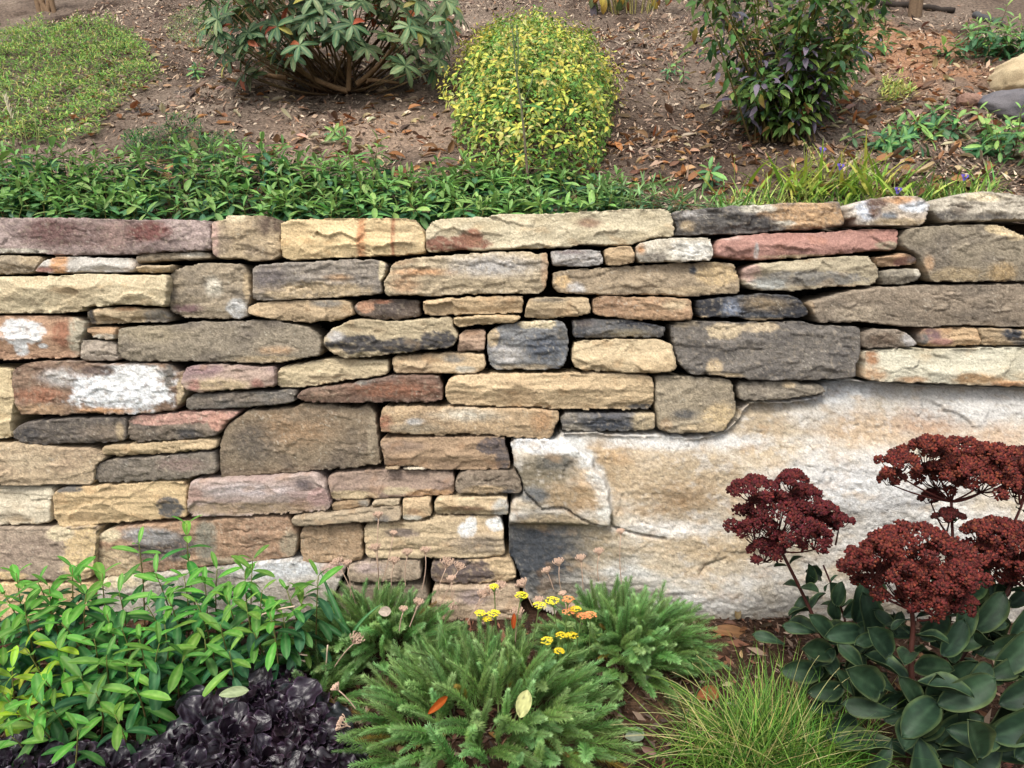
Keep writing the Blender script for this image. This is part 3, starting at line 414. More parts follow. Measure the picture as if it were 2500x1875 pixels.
for i, (reg, pts, base, style, b2, pat) in enumerate(STONES):
    P = S(reg, pts); x0, y0 = CR[reg]; P[P[:, 1] > 1475, 1] += 75         # bottom course goes into the soil
    pp = [(x0+a/3.16, y0+b/3.16, c/3.16, d/3.16, e, f) for a, b, c, d, e, f in pat]
    base = K[base] if isinstance(base, str) else base
    # the courses run on past both edges of the photograph
    for side in (-1, 1):
        m = (P[:, 0] < -5) if side < 0 else (P[:, 0] > 2512)
        if m.any():
            ext = xr.uniform(30, 300); P[m, 0] += side*ext
            ya, yb = P[m, 1].min(), P[m, 1].max(); lim = -640 if side < 0 else 3140
            x = (P[m, 0].min()-9) if side < 0 else (P[m, 0].max()+9); k = 0
            while (x > lim if side < 0 else x < lim) and k < 4:
                L = xr.uniform(140, 380); xe = x+side*L; q = 5
                rect = np.array([(x, ya+q), (x+side*L*.4, ya+xr.uniform(-1, 4)), (xe, ya+q), (xe+side*3, (ya+yb)/2), (xe, yb-3), (x+side*L*.6, yb), (x, yb-4)])
                if side > 0: rect = rect[::-1]
                make_stone(rect, [K['tan'], K['gtan'], K['cream'], K['btan'], K['grey']][xr.randrange(5)], xr.choice('sw'), 500+i*5+k, parent=wall, cell=6.5)
                x = xe+side*9; k += 1
    make_stone(P, base, style, i+1, pp, b2, parent=wall)

# the great pale boulder in the lower right of the wall
BO = np.vstack([S('G', [(260,1800),(215,1600),(170,1500),(132,1420),(128,1250),(140,1060),(172,1000),(235,990),(248,920),(165,720),(150,620),(140,575),(200,540),(400,550),(500,545),(545,500),(800,495),(880,510),(1130,520),(1300,512),(1450,530),(1600,540),(1780,505),(1860,440),(1905,395),(1950,320),(2000,268),(2100,262)]),
                S('H', [(320,268),(500,252),(620,238),(690,205),(715,130),(760,108),(900,95),(1200,115),(1600,140),(2000,155),(2500,165),(2900,190),(3100,400),(3200,1200),(3150,1900),(2300,1960),(1000,1970),(-300,1960)]),
                S('G', [(900,1920)])])
BO[BO[:, 1] > 1495, 1] += 80
_ridge = S('G', [(545,500),(620,580),(760,690),(780,760),(850,820),(890,920),(905,1100),(920,1200)])
def boulder_shape(X, Y, Z):
    rx = np.interp(Y, _ridge[:, 1], _ridge[:, 0]) + 10*fbm(X/50, Y/50, 91, 3)
    inband = sstep(1040, 1075, Y)*0 + sstep(1290, 1270, Y)
    Z = Z + 0.036*sstep(rx+6, rx-6, X)*inband                      # the left slab stands proud of the main face
    Z = Z + 0.035*fbm(X/420, Y/330, 92, 3) - 0.05*sstep(1130, 930, Y)*sstep(1650, 1900, X)*0.6
    Z = Z + 0.020*sstep(1360, 1480, Y) * sstep(1500, 1700, X)          # foot swells out
    gx, gy = X/100, Y/100
    f1, f2, cx, cy, r1, r2 = worley(gx*0.42+0.2*fbm(gx, gy, 93, 3), gy*0.6+0.15*fbm(gx, gy, 94, 3), 95)
    Z = Z + 0.008*f1 + 0.012*((r1-.5)*cx+(r2-.5)*cy)
    top = np.interp(X, np.maximum.accumulate(BO[12:40, 0]), BO[12:40, 1])
    Z = Z - 0.022*sstep(70, 0, Y-top)**1.6 - 0.05*sstep(1400, 1560, Y) + 0.03*np.sin((X-1500)/420)*sstep(1000, 1300, Y)    # the face bulges
    return Z + 0.0034*fbm(gx*6+.5*gy, gy*9, 97, 4) + 0.0036*fbm(gx*13+gy, gy*19, 98, 3) - 0.006*sstep(.38, .6, fbm(gx*7, gy*8, 99, 3))
def gp(x, y, rx, ry, c, s): return (1200+x/3.16, 900+y/3.16, rx/3.16, ry/3.16, c, s)
def hp(x, y, rx, ry, c, s): return (1800+x/3.16, 900+y/3.16, rx/3.16, ry/3.16, c, s)
bw = lin(226, 222, 214); bt = lin(196, 170, 130)
bp_ = [gp(900,760,300,220,lin(196,164,118),.5), gp(1450,880,560,280,lin(198,174,136),.6), gp(1400,1350,420,120,lin(206,184,150),.6),
       gp(1750,1400,350,120,lin(190,166,128),.6), hp(200,520,260,260,lin(200,178,142),.7), hp(1000,470,330,130,lin(206,178,142),.6), hp(1500,420,260,120,lin(206,170,136),.6),
       hp(1000,900,700,230,lin(212,210,206),.6), hp(1900,300,500,120,bw,.6), hp(2000,520,260,90,lin(212,182,150),.7), hp(1500,1250,700,160,bw,.5),
       hp(700,180,450,100,lin(216,216,214),.5), gp(1500,560,700,60,bw,.5), gp(420,590,300,60,lin(230,230,228),.25), gp(640,600,90,60,lin(224,222,214),.4), gp(730,690,80,75,lin(224,222,214),.4), gp(790,830,80,95,lin(222,218,208),.4), gp(840,960,75,110,lin(220,216,206),.4), gp(860,1110,55,110,lin(216,212,200),.4),
       gp(1300,1230,380,60,lin(226,218,206),.4), gp(1050,1560,250,40,bw,.3), gp(1600,1530,350,70,lin(196,178,148),.5), gp(1400,1780,600,100,bw,.5),
       gp(400,820,250,160,lin(134,122,98),.35), gp(620,980,230,110,lin(168,142,104),.45), gp(480,720,140,60,lin(108,104,94),.5), gp(320,960,120,60,lin(112,112,110),.5),
       gp(600,1350,420,220,lin(172,154,122),.35), gp(380,1330,330,220,lin(112,110,106),.45), gp(330,1480,330,260,lin(84,88,94),.45), gp(450,1180,260,70,lin(170,150,116),.4),
       gp(1450,1000,260,120,lin(172,144,106),.9), gp(2500,1080,260,60,lin(150,146,140),.7)]
bcr = [(S('G',[(250,940),(390,1075),(560,1065),(640,1120),(760,1180),(905,1205),(1060,1250),(1160,1275),(1330,1300)]), 4.5, 0.022),
       (S('G',[(915,1120),(925,1200)]), 5, 0.02), (S('H',[(1490,200),(1480,340),(1410,400)]), 3, 0.006), (S('G',[(1010,960),(1000,1050),(960,1130)]), 3.5, 0.008),
       (S('G',[(540,510),(540,620)]), 3, 0.006), (S('G',[(1130,1165),(1210,1190)]), 4, 0.01), (S('H',[(420,470),(560,400),(640,420)]), 3, 0.006), (S('H',[(1100,1190),(1300,1205)]), 5, 0.015),
       (S('G',[(1590,1580),(1650,1500),(1800,1450)]), 4, 0.008)]
make_stone(BO, lin(212,204,190), 'b', 300, bp_, lin(198,182,154), off=0.0, cracks=bcr, cell=3.8, depth=0.3, name='boulder', rad=7, amp=0.5,
           custom=boulder_shape, parent=wall, label='great pale sandstone boulder built into the lower right of the wall')
# rubble packed behind the face: closes deep joints, their shade put into its colour
bm_v = []
for (xx, zz) in ((-2.6, -0.3), (2.6, -0.3), (2.6, 1.25), (-2.6, 1.15)): bm_v.append(W_0 + np.array([xx, 0, 0]) + W_UP*zz - W_N*0.21)
bb = [p + np.array([0, 0.12, 0]) for p in bm_v]
core_v = np.array(bm_v+bb); core_f = np.array([(0,1,2,3),(7,6,5,4),(3,2,6,7),(0,3,7,4),(1,5,6,2),(0,4,5,1)])
core = obj('packing', mesh('packing', core_v - W_0[None], core_f, M_SOIL, np.tile(lin(48,40,34), (8,1)), smooth=False), wall)
# ------------------------------------------------------------------ ground below and hillside above
ZT = 1.13                                        # soil level just behind the top course
def z_low(x, y):
    return -0.015 - 0.06*np.clip(2.05-y, 0, 3) + 0.018*fbm(x*2.2, y*2.2, 201, 4) + 0.006*fbm(x*14, y*14, 202, 3)
def z_up(x, y):
    t = y - 2.28
    base = np.where(t < 0.25, 0.10*t, 0.025 + 0.46*(t-0.25))
    rough = sstep(0.0, 0.5, t)
    return ZT + base + 0.035*np.clip(x, 0, 3)*1.0 + rough*(0.05*fbm(x*1.3, y*1.3, 203, 4) + 0.024*fbm(x*7, y*7, 204, 3) + 0.014*fbm(x*20, y*20, 205, 3))
def hit(px, py, fn, y0, y1, n=400):              # where the sight line of a pixel meets the ground fn
    d = ray(px, py); ys = np.linspace(y0, y1, n)
    P = CAMP[None] + d[None]*(ys/d[1])[:, None]; s = P[:, 2]-fn(P[:, 0], P[:, 1])
    k = np.nonzero((s[:-1] > 0) & (s[1:] <= 0))[0]
    i = k[0] if len(k) else n-1
    p = P[i].copy(); p[2] = float(fn(p[0:1], p[1:2])[0]); return p
def up(px, py): return hit(px, py, z_up, 2.2, 9.0, 800)
def low(px, py): return hit(px, py, z_low, 0.6, 2.1, 400)
def sheet(name, xs, ys, fn, colfn, mat):
    X, Y = np.meshgrid(xs, ys); nx = len(xs); X = X.ravel(); Y = Y.ravel(); Z = fn(X, Y)
    jj, ii = np.meshgrid(np.arange(len(ys)-1), np.arange(nx-1), indexing='ij'); a = (jj*nx+ii).ravel()
    F = np.stack([a, a+1, a+nx+1, a+nx], -1)
    return tag(obj(name, mesh(name, np.stack([X, Y, Z], -1), F, mat, colfn(X, Y, Z))), kind='structure')
def col_low(X, Y, Z):
    C = np.tile(lin(78, 58, 46), (len(X), 1)); C = mixc(C, lin(108, 84, 66), sstep(0, .5, fbm(X*4, Y*4, 210, 4)))
    return C
def col_up(X, Y, Z):
    C = np.tile(lin(122, 106, 93), (len(X), 1))
    C = mixc(C, lin(150, 133, 117), sstep(-.1, .5, fbm(X*1.7, Y*1.7, 211, 4)))
    C = mixc(C, lin(80, 66, 56), sstep(.05, .5, fbm(X*3+4, Y*3, 212, 4)))
    C = mixc(C, lin(174, 149, 128), 0.8*sstep(.75, .2, np.hypot((X+0.55)/0.9, (Y-3.35)/0.45)+.3*fbm(X*4, Y*4, 213, 3)))
    C = mixc(C, lin(180, 136, 104), 0.9*sstep(.9, .4, np.hypot((X-2.1)/0.5, (Y-4.3)/0.9)+.4*fbm(X*4, Y*4, 214, 3)))
    C = mixc(C, lin(70, 54, 46), 0.8*sstep(1, .3, np.hypot((X-0.75)/0.6, (Y-3.2)/0.5)+.3*fbm(X*4, Y*4, 215, 3)))
    return C
xs_l = np.unique(np.r_[np.linspace(-30, -2.2, 12), np.arange(-2.2, 2.2, 0.02), np.linspace(2.2, 30, 12)])
ys_l = np.unique(np.r_[np.linspace(-30, 0.4, 12), np.arange(0.4, 2.24, 0.02)])
sheet('garden_bed', xs_l, ys_l, z_low, col_low, M_SOIL)
xs_u = np.unique(np.r_[np.linspace(-14, -4.0, 10), np.arange(-4.0, 4.0, 0.025), np.linspace(4.0, 14, 10)])
ys_u = np.unique(np.r_[np.arange(2.31, 6.6, 0.025), np.linspace(6.6, 26, 24)])
sheet('hillside', xs_u, ys_u, z_up, col_up, M_SOIL)
# ------------------------------------------------------------------ plant building blocks
def proj(P):
    q = np.asarray(P) - CAMP; z = q @ _fw
    return 1250 + FPX*q[..., 0]/z, 937.5 - FPX*(q @ _up)/z
def unit(v):
    x, y, z = float(v[0]), float(v[1]), float(v[2]); k = 1/(math.sqrt(x*x+y*y+z*z)+1e-12); return np.array([x*k, y*k, z*k])
def cross3(a, b):
    return np.array([a[1]*b[2]-a[2]*b[1], a[2]*b[0]-a[0]*b[2], a[0]*b[1]-a[1]*b[0]])
def frame(p, d, n, s=1.0, sw=None):              # leaf frame: grows along d, upper side towards n
    x, y, z = float(d[0]), float(d[1]), float(d[2]); k = 1/(math.sqrt(x*x+y*y+z*z)+1e-12); x *= k; y *= k; z *= k
    a, b, c = float(n[0]), float(n[1]), float(n[2]); q = a*x+b*y+c*z; a -= q*x; b -= q*y; c -= q*z; l = math.sqrt(a*a+b*b+c*c)
    if l < 1e-4: a, b, c = y*.2-z*.3, z-x*.2, x*.3-y; l = math.sqrt(a*a+b*b+c*c)
    a /= l; b /= l; c /= l; sw = s if sw is None else sw
    return np.array([[(y*c-z*b)*sw, x*s, a*s, p[0]], [(z*a-x*c)*sw, y*s, b*s, p[1]], [(x*b-y*a)*sw, z*s, c*s, p[2]], [0, 0, 0, 1]])
def leaf_tpl(L=1.0, W=0.3, shape='ell', nl=7, nw=2, droop=0.25, fold=0.25, c0=(.1,.2,.05), c1=None, rib=None, rim=None, wave=0.0, seed=0, cup=0.0, thick=0.0, teeth=0.0, crinkle=0.0, twist=0.0, cn=0.12):
    r = np.random.default_rng(seed); t = np.linspace(0, 1, nl+1)
    if shape == 'ell': w = (4*t*(1-t))**0.62*(0.85+0.3*t)
    elif shape == 'lan': w = t**0.55*(1-t)**0.75*1.75
    elif shape == 'ovate': w = t**0.5*(1-t)**0.9*1.95
    elif shape == 'obov': w = (t**0.85)*(1-t**5)**0.6*1.05
    elif shape == 'blade': w = (1-t**2)*(0.4+0.6*np.minimum(1, t*6))
    else: w = (t**0.6)*(1-t**4)**0.55*1.05
    w = w*W/2; w[0] = max(w[0], W*0.05); w[-1] = W*0.02
    u = np.linspace(-1, 1, 2*nw+1); T, U = np.meshgrid(t, u, indexing='ij'); Wd = np.repeat(w[:, None], len(u), 1)
    if teeth: Wd = Wd*(1+teeth*np.where(np.abs(U) > .9, np.sin(T*nl*math.pi), 0))
    ang = droop*T*1.0; ct = np.cumsum(np.cos(droop*2*t*0.9))/ (nl+1); stt = np.cumsum(np.sin(droop*2*t*0.9))/(nl+1)
    Y = np.repeat((ct-ct[0])[:, None], len(u), 1)*L*1.08; Zb = -np.repeat((stt-stt[0])[:, None], len(u), 1)*L
    X = U*Wd; Z = Zb + fold*np.abs(U)*Wd + cup*(U**2)*Wd*1.2
    if wave: Z = Z + wave*L*np.sin(T*9+U*2+seed)*np.abs(U)
    if crinkle: Z = Z + crinkle*L*(1-2*np.abs(perlin(T*4.2+seed, U*2.6, seed))) + crinkle*2.6*L*np.sin(T*19+seed+np.sign(U))*np.abs(U)**4
    if twist: X, Z = X*np.cos(twist*T)-(Z-Zb)*np.sin(twist*T), Zb+(Z-Zb)*np.cos(twist*T)+X*np.sin(twist*T)
    V = np.stack([X, Y, Z], -1).reshape(-1, 3); m = len(u)
    jj, ii = np.meshgrid(np.arange(nl), np.arange(m-1), indexing='ij'); a = (jj*m+ii).ravel()
    F = np.concatenate([np.stack([a, a+1, a+m+1], -1), np.stack([a, a+m+1, a+m], -1)])
    c0 = np.asarray(c0); c1 = c0 if c1 is None else np.asarray(c1)
    Tf = T.ravel()[:, None]; Uf = np.abs(U).ravel()
    C = c0*(1-Tf)+c1*Tf
    if rib is not None: C = mixc(C, rib, 0.8*(Uf < 0.05))
    if rim is not None: C = mixc(C, rim, 0.8*(Uf > 0.95))
    C = C*(1+cn*r.standard_normal((len(V), 1)))
    if thick:
        nV = len(V); Vb = V.copy(); Vb[:, 2] -= thick*L*(1-0.6*Uf); V = np.concatenate([V, Vb]); C = np.concatenate([C, C*0.9])
        F2 = F[:, ::-1]+nV
        edge = np.r_[np.arange(0, nl+1)*m, (nl*m+np.arange(1, m)), (np.arange(nl-1, -1, -1)*m+m-1), np.arange(m-2, 0, -1)]
        e2 = np.roll(edge, -1); S_ = np.concatenate([np.stack([edge, edge+nV, e2+nV], -1), np.stack([edge, e2+nV, e2], -1)])
        F = np.concatenate([F, F2, S_])
    return V, F, np.clip(C, 0.003, 0.9)
def tube(path, rad, n=6, c=(.1, .05, .03), c1=None):
    path = np.asarray(path, float); k = len(path); rad = np.broadcast_to(np.asarray(rad, float), (k,)) if np.ndim(rad) else np.full(k, rad)
    T = np.gradient(path, axis=0); T /= np.linalg.norm(T, axis=1)[:, None]+1e-9
    ref = np.where(np.abs(T[:, 2:3]) > .9, [[1., 0, 0]], [[0, 0, 1.]]); A = np.cross(T, ref); A /= np.linalg.norm(A, axis=1)[:, None]+1e-9; B = np.cross(T, A)
    th = np.linspace(0, 2*math.pi, n, endpoint=False)
    V = path[:, None]+rad[:, None, None]*(A[:, None]*np.cos(th)[None, :, None]+B[:, None]*np.sin(th)[None, :, None]); V = V.reshape(-1, 3)
    jj, ii = np.meshgrid(np.arange(k-1), np.arange(n), indexing='ij'); a = (jj*n+ii).ravel(); b = (jj*n+(ii+1) % n).ravel()
    F = np.concatenate([np.stack([a, b, b+n], -1), np.stack([a, b+n, a+n], -1)])
    cap = [[(k-1)*n, (k-1)*n+i, (k-1)*n+i+1] for i in range(1, n-1)]; F = np.concatenate([F, np.array(cap)])
    c = np.asarray(c); c1 = c if c1 is None else np.asarray(c1); t = np.repeat(np.linspace(0, 1, k), n)[:, None]
    return V, F, c*(1-t)+c1*t
def bez(a, b, c, n=7):
    t = np.linspace(0, 1, n)[:, None]; return (1-t)**2*np.asarray(a)+2*t*(1-t)*np.asarray(b)+t*t*np.asarray(c)
def join(parts):
    V = []; F = []; C = []; o = 0
    for v, f, c in parts: V.append(v); F.append(f+o); C.append(c); o += len(v)
    return np.concatenate(V), np.concatenate(F), np.concatenate(C)
def stamp(tpl, Ms, var=0.15, seed=0):            # many copies of a template as one mesh
    V, F, C = tpl; Ms = np.asarray(Ms); n = len(Ms); r = np.random.default_rng(seed)
    P = np.einsum('nij,vj->nvi', Ms[:, :3, :3], V)+Ms[:, None, :3, 3]
    FF = F[None]+(np.arange(n)*len(V))[:, None, None]
    k = 1+var*r.standard_normal((n, 1, 1)); k2 = 1+0.5*var*r.standard_normal((n, 1, 3))
    return P.reshape(-1, 3), FF.reshape(-1, 3), np.clip(C[None]*k*k2, .003, .9).reshape(-1, 3)
def foliage(root, insts, tpls, mat, limit=300, name='leaf', seed=0, var=0.15, rest='foliage', key=None):
    """insts: (template index, 4x4 matrix, parent part or None); nearest ones become parts, the rest one mass"""
    loc = np.array(root.location); loc4 = np.eye(4); loc4[:3, 3] = -loc
    dist = [np.linalg.norm(i[1][:3, 3]-CAMP) if key is None else key(i) for i in insts]
    def inview(i):
        x, y = proj(i[1][:3, 3]); return -40 < x < 2540 and -40 < y < 1915
    order = sorted(range(len(insts)), key=lambda k: dist[k] + (0 if inview(insts[k]) else 100))
    mes = {}
    for k in order[:limit]:
        ti, M, par = insts[k]
        if ti not in mes: mes[ti] = mesh(name, *tpls[ti][:2], mat, tpls[ti][2])
        obj(name, mes[ti], par or root, Matrix((loc4 @ M).tolist()))
    left = order[limit:]
    if left:
        js = []
        for ti in sorted(set(insts[k][0] for k in left)):
            js.append(stamp(tpls[ti], [loc4 @ insts[k][1] for k in left if insts[k][0] == ti], var, seed+ti))
        V, F, C = join(js); tag(obj(rest, mesh(rest, V, F, mat, C), root), kind='stuff')
def part(name, root, geo, mat, smooth=True, kind=None):
    V, F, C = geo; o = obj(name, mesh(name, V-np.array(root.location)[None], F, mat, C, smooth), root)
    return tag(o, kind=kind)

G = lambda r, g, b: lin(r, g, b, 0.80)
M_LEAF = vcol_mat('leaf', rough=0.58, rand=0.28, hue=0.022, transl=0.28, spec=0.35, grain=0.16, gscale=7)
M_LEAFM = vcol_mat('leaf_mass', rough=0.55, transl=0.25, spec=0.3)
M_WOOD = vcol_mat('bark', rough=0.85, grain=0.25, gscale=120, bump=0.3, bscale=150, spec=0.2)
M_SEDL = vcol_mat('sedum_leaf', rough=0.55, rand=0.25, hue=0.015, transl=0.05, spec=0.22, grain=0.3, gscale=6, bump=0.2, bscale=14)
M_SEDF = vcol_mat('sedum_flower', rough=0.75, spec=0.2)
M_AJU = vcol_mat('dark_leaf', rough=0.36, rand=0.35, hue=0.05, transl=0.0, spec=0.42, bump=0.35, bscale=5, grain=0.25, gscale=5, bdist=0.004)
M_DRY = vcol_mat('dry_stalk', rough=0.85, spec=0.15)
M_FALL = vcol_mat('fallen_leaf', rough=0.75, rand=0.2, transl=0.12, spec=0.25, grain=0.25, gscale=80,
                  ramp=[lin(128,92,66),lin(176,120,76),lin(196,146,100),lin(150,104,72),lin(200,176,138),lin(216,198,160),lin(120,96,80),lin(190,160,122),lin(186,128,80)])

# opposite-leaved upright shoot (used for the shrubs along and below the wall)
def shoot(base, tip, n, L, r, bow=0.04, young=0.25):
    base = np.asarray(base, float); tip = np.asarray(tip, float)
    mid = (base+tip)/2 + np.array([r.uniform(-bow, bow), r.uniform(-bow, bow), bow*0.3])
    path = bez(base, mid, tip, 9); leaves = []; a0 = r.uniform(0, math.pi)
    for i in range(n):
        t = 0.12+0.88*(i/(n-1))**0.9; k = t*8; i0 = min(int(k), 7); p = path[i0]*(1-(k-i0))+path[i0+1]*(k-i0)
        ax = unit(path[min(i0+1, 8)]-path[i0]); ph = a0+i*math.pi/2+r.uniform(-.3, .3)
        e1 = unit(cross3(ax, [0.3, 1, 0.1])); e2 = cross3(ax, e1)
        top = i/(n-1); rise = (0.10 if top < .75 else 0.10+(top-.75)*3.4)+r.uniform(-.15, .15)
        for s in (0, math.pi):
            o = e1*math.cos(ph+s)+e2*math.sin(ph+s); d = unit(o*math.cos(rise)+ax*math.sin(rise)+np.array([0, 0, -0.12]))
            nrm = ax*math.cos(rise)-o*math.sin(rise)+np.array([0, 0, 0.4])
            ln = L*(0.8+0.45*math.sin(math.pi*min(1, 0.25+0.75*(1-top))))*r.uniform(.8, 1.12)*(0.62 if i == n-1 else 1)
            ti = 1 if (i >= n-2 or r.random() < young*0.3) else 0
            leaves.append((ti, p+o*0.003, d, nrm, ln))
    return path, leaves
# ------------------------------------------------------------------ planting on the hillside above the wall
ru = random.Random(21)
HG = [leaf_tpl(1, .27, 'ell', 6, 2, .30, .22, G(84,138,72), G(108,158,88), rib=G(130,166,102), seed=1),
      leaf_tpl(1, .25, 'ell', 6, 2, .22, .35, G(126,172,86), G(150,188,100), rib=G(156,186,110), seed=2),
      leaf_tpl(1, .28, 'ell', 6, 2, .42, .15, G(62,114,72), G(78,128,84), rib=G(98,140,98), seed=3),
      leaf_tpl(1, .27, 'ell', 6, 2, .34, .22, G(150,178,50), G(178,196,60), rib=G(180,196,100), seed=4)]
STEM_C = G(120,84,62)
def hedge(name, spots, label, cat, loc, L, limit, tpls=HG, n=6, seed=1, mat=M_LEAF, group=None, bow=.03, pick=None, stem_r=.0016, zfn=None):
    r = random.Random(seed); root = thing(name, loc, label, cat, group); insts = []
    for (base, tip, nn, LL) in spots:
        path, lv = shoot(base, tip, nn or n, LL or L, r, bow)
        st = part('stem', root, tube(path, np.linspace(stem_r*1.4, stem_r*.6, len(path)), 5, STEM_C, G(110,120,60)), M_WOOD)
        tone = r.random()
        for ti, p, d, nrm, ln in lv:
            k = ti if ti == 1 else (2 if tone < .35 else 0)
            if pick: k = pick(k, tip, r)
            insts.append((k, frame(p, d, nrm, ln), st))
    foliage(root, insts, tpls, mat, limit, seed=seed); return root
def up_spot(px, py, Y, hmin=.05):
    tip = at(px, py, Y); zb = float(z_up(tip[0:1], np.array([Y]))[0]) - .01
    base = np.array([tip[0]+ru.uniform(-.04, .04), Y+ru.uniform(-.02, .05), min(zb, tip[2]-hmin)]); return base, tip
spots = []
def htop(x): return float(np.interp(x, [-80, 60, 300, 500, 620, 760, 900, 980, 1080, 1200, 1320, 1440, 1520], [400, 345, 380, 355, 350, 372, 380, 415, 400, 390, 400, 410, 430]))
for i in range(430):
    x = ru.uniform(-90, 1530); u = ru.random(); y = htop(x)-10+u*(525-htop(x))
    Y = 2.86-0.42*u+ru.uniform(-.04, .04); b, t = up_spot(x, y, Y, .09); spots.append((b, t, ru.choice((6, 7, 8)), ru.uniform(.050, .072)))
for x, y in ((125,345),(430,352),(560,352),(640,345),(925,345),(1130,385),(1180,405),(720,385),(340,390),(60,350),(1460,400)):
    b, t = up_spot(x, y, 2.8, .16); spots.append((b, t, 8, .075))
hedge('leafy_hedge', spots, 'low band of bright green narrow-leaved shrubs spilling along the top of the wall', 'hedge', (-.5, 2.6, ZT), .07, 300, seed=3,
      pick=lambda k, tip, r: 2 if (k == 0 and tip[0] > 0.05 and r.random() < .6) else k)
# grey-green spear-leaved shoots right of the hedge
SPR = [leaf_tpl(1, .17, 'lan', 6, 2, .18, .3, G(96,136,92), G(120,156,110), rib=G(150,172,136), seed=5), leaf_tpl(1, .17, 'lan', 6, 2, .08, .3, G(110,156,84), G(134,170,100), rib=G(160,180,140), seed=6)]
sp2 = []
for i in range(30):
    x = ru.uniform(1455, 1790); u = ru.random(); y = np.interp(x, [1450, 1540, 1600, 1700, 1790], [448, 455, 440, 470, 488])+u*35; b, t = up_spot(x, y, 2.62-.16*u, .09); sp2.append((b, t, 8, ru.uniform(.055, .085)))
hedge('spear_leaved_plant', sp2, 'grey green plants with pointed upright leaves beside the long cream capstone', 'plant', (.35, 2.55, ZT), .07, 220, SPR, seed=4,
      pick=lambda k, tip, r: k if k < 2 else 0)

# rhododendron
RH = [leaf_tpl(1, .28, 'ell', 6, 2, .25, .18, G(72,108,70), G(82,118,78), rib=G(132,150,100), seed=7, wave=.01), leaf_tpl(1, .28, 'ell', 6, 2, .4, .15, G(104,134,92), G(134,156,110), rib=G(160,170,120), seed=8),
      leaf_tpl(1, .3, 'ell', 6, 2, .5, .2, G(150,146,64), G(170,160,80), seed=9), leaf_tpl(1, .3, 'ell', 6, 2, .6, .3, G(180,110,60), G(170,96,50), seed=10)]
RB = up(830, 222)
rh = thing('rhododendron_bush', RB, 'rhododendron with leathery leaves in whorls above the bare bank', 'bush'); insts = []
rr_ = random.Random(8)
def rho_ok(x, y):
    low_ = np.interp(x, [470, 560, 640, 720, 800, 860, 960, 1060, 1130], [120, 175, 190, 155, 100, 120, 185, 175, 60])
    return y < low_
wh = []
while len(wh) < 240:
    x, y = rr_.uniform(470, 1125), rr_.uniform(-190, 200)
    if rho_ok(x, y): wh.append((x, y))
for x, y in ((500,70),(560,150),(610,205),(680,120),(590,40),(760,40),(660,60),(860,60),(985,165),(1030,200),(900,110),(850,110),(1060,150),(1000,60),(940,30),(1090,90),(720,110)): wh.append((x, y))
for (x, y) in wh:
    Y = RB[1] + rr_.uniform(-.45, .40); p = at(x, y, Y); g = float(z_up(p[0:1], p[1:2])[0])
    if p[2] < g+.06: p[2] = g+.06+rr_.random()*.05
    ax = unit(unit(p-RB)*np.array([1, 1, .7])+np.array([0, -.25, .55])); m = RB+(p-RB)*rr_.uniform(.35, .6)+np.array([rr_.uniform(-.06, .06), rr_.uniform(-.05, .05), -.06])
    br = None
    if len(insts) < 330 or rr_.random() < .15: br = part('branch', rh, tube(bez(RB+np.array([rr_.uniform(-.12, .12), rr_.uniform(-.06, .06), -.02]), m, p, 8), np.linspace(.006, .0025, 8), 5, G(96,72,54), G(120,104,72)), M_WOOD)
    e1 = unit(cross3(ax, [0.2, 1, .3])); e2 = cross3(ax, e1); nl = rr_.randint(6, 9); a0 = rr_.uniform(0, 6)
    pale = .75 if x > 880 else .2  # right half paler: variegation, and sunlight put into the leaf colour
    for k in range(nl):
        a = a0+k*2*math.pi/nl+rr_.uniform(-.2, .2); el = rr_.uniform(-.15, .45); o = e1*math.cos(a)+e2*math.sin(a)
        d = o*math.cos(el)+ax*math.sin(el); ti = 1 if rr_.random() < pale else 0
        if rr_.random() < .035: ti = rr_.choice((2, 3))
        insts.append((ti, frame(p, d, ax*math.cos(el)-o*math.sin(el), rr_.uniform(.078, .112)), br))
for (a, b, c) in (((850,222),(700,190),(600,30)),((700,190),(640,190),(590,150)),((870,205),(940,160),(1010,40)),((850,222),(860,120),(830,-60)),((900,200),(880,190),(990,205))):
    P = [at(q[0], q[1], RB[1]-.12) for q in (a, b, c)]; part('branch', rh, tube(bez(*P, 10), np.linspace(.014, .006, 10), 7, G(140,112,84), G(120,96,70)), M_WOOD)
foliage(rh, insts, RH, M_LEAF, 300, seed=30)

# golden spreading shrub
YS = [leaf_tpl(1, .52, 'ovate', 3, 1, .25, .25, G(124,156,66), G(146,172,80), seed=11), leaf_tpl(1, .5, 'ovate', 3, 1, .3, .3, G(184,190,104), G(202,200,130), seed=12),
      leaf_tpl(1, .5, 'ovate', 3, 1, .3, .3, G(84,132,54), G(104,150,64), seed=13), leaf_tpl(1, .5, 'ovate', 3, 1, .3, .3, G(196,196,76), G(206,200,96), seed=14), leaf_tpl(1, .5, 'ovate', 3, 1, .3, .3, G(186,150,88), G(190,160,110), seed=15)]
yb = up(1310, 300); ysh = thing('golden_shrub', yb, 'rounded spreading shrub with small yellow green leaves in the middle of the bank', 'shrub')
ry = np.random.default_rng(5); Ms = {k: [] for k in range(5)}
A0 = up(1305, 470); A1 = up(1300, 150)
cy_, hl = (A0[1]+A1[1])/2+.06, (A1[1]-A0[1])/2+.10
NZ = fbm(np.arange(200)[:, None]*.12+np.zeros((1, 200)), np.arange(200)[None]*.12+np.zeros((200, 1)), 77, 3); NL = fbm(np.arange(200)[:, None]*.07+np.zeros((1, 200)), np.arange(200)[None]*.07+np.zeros((200, 1)), 78, 3)
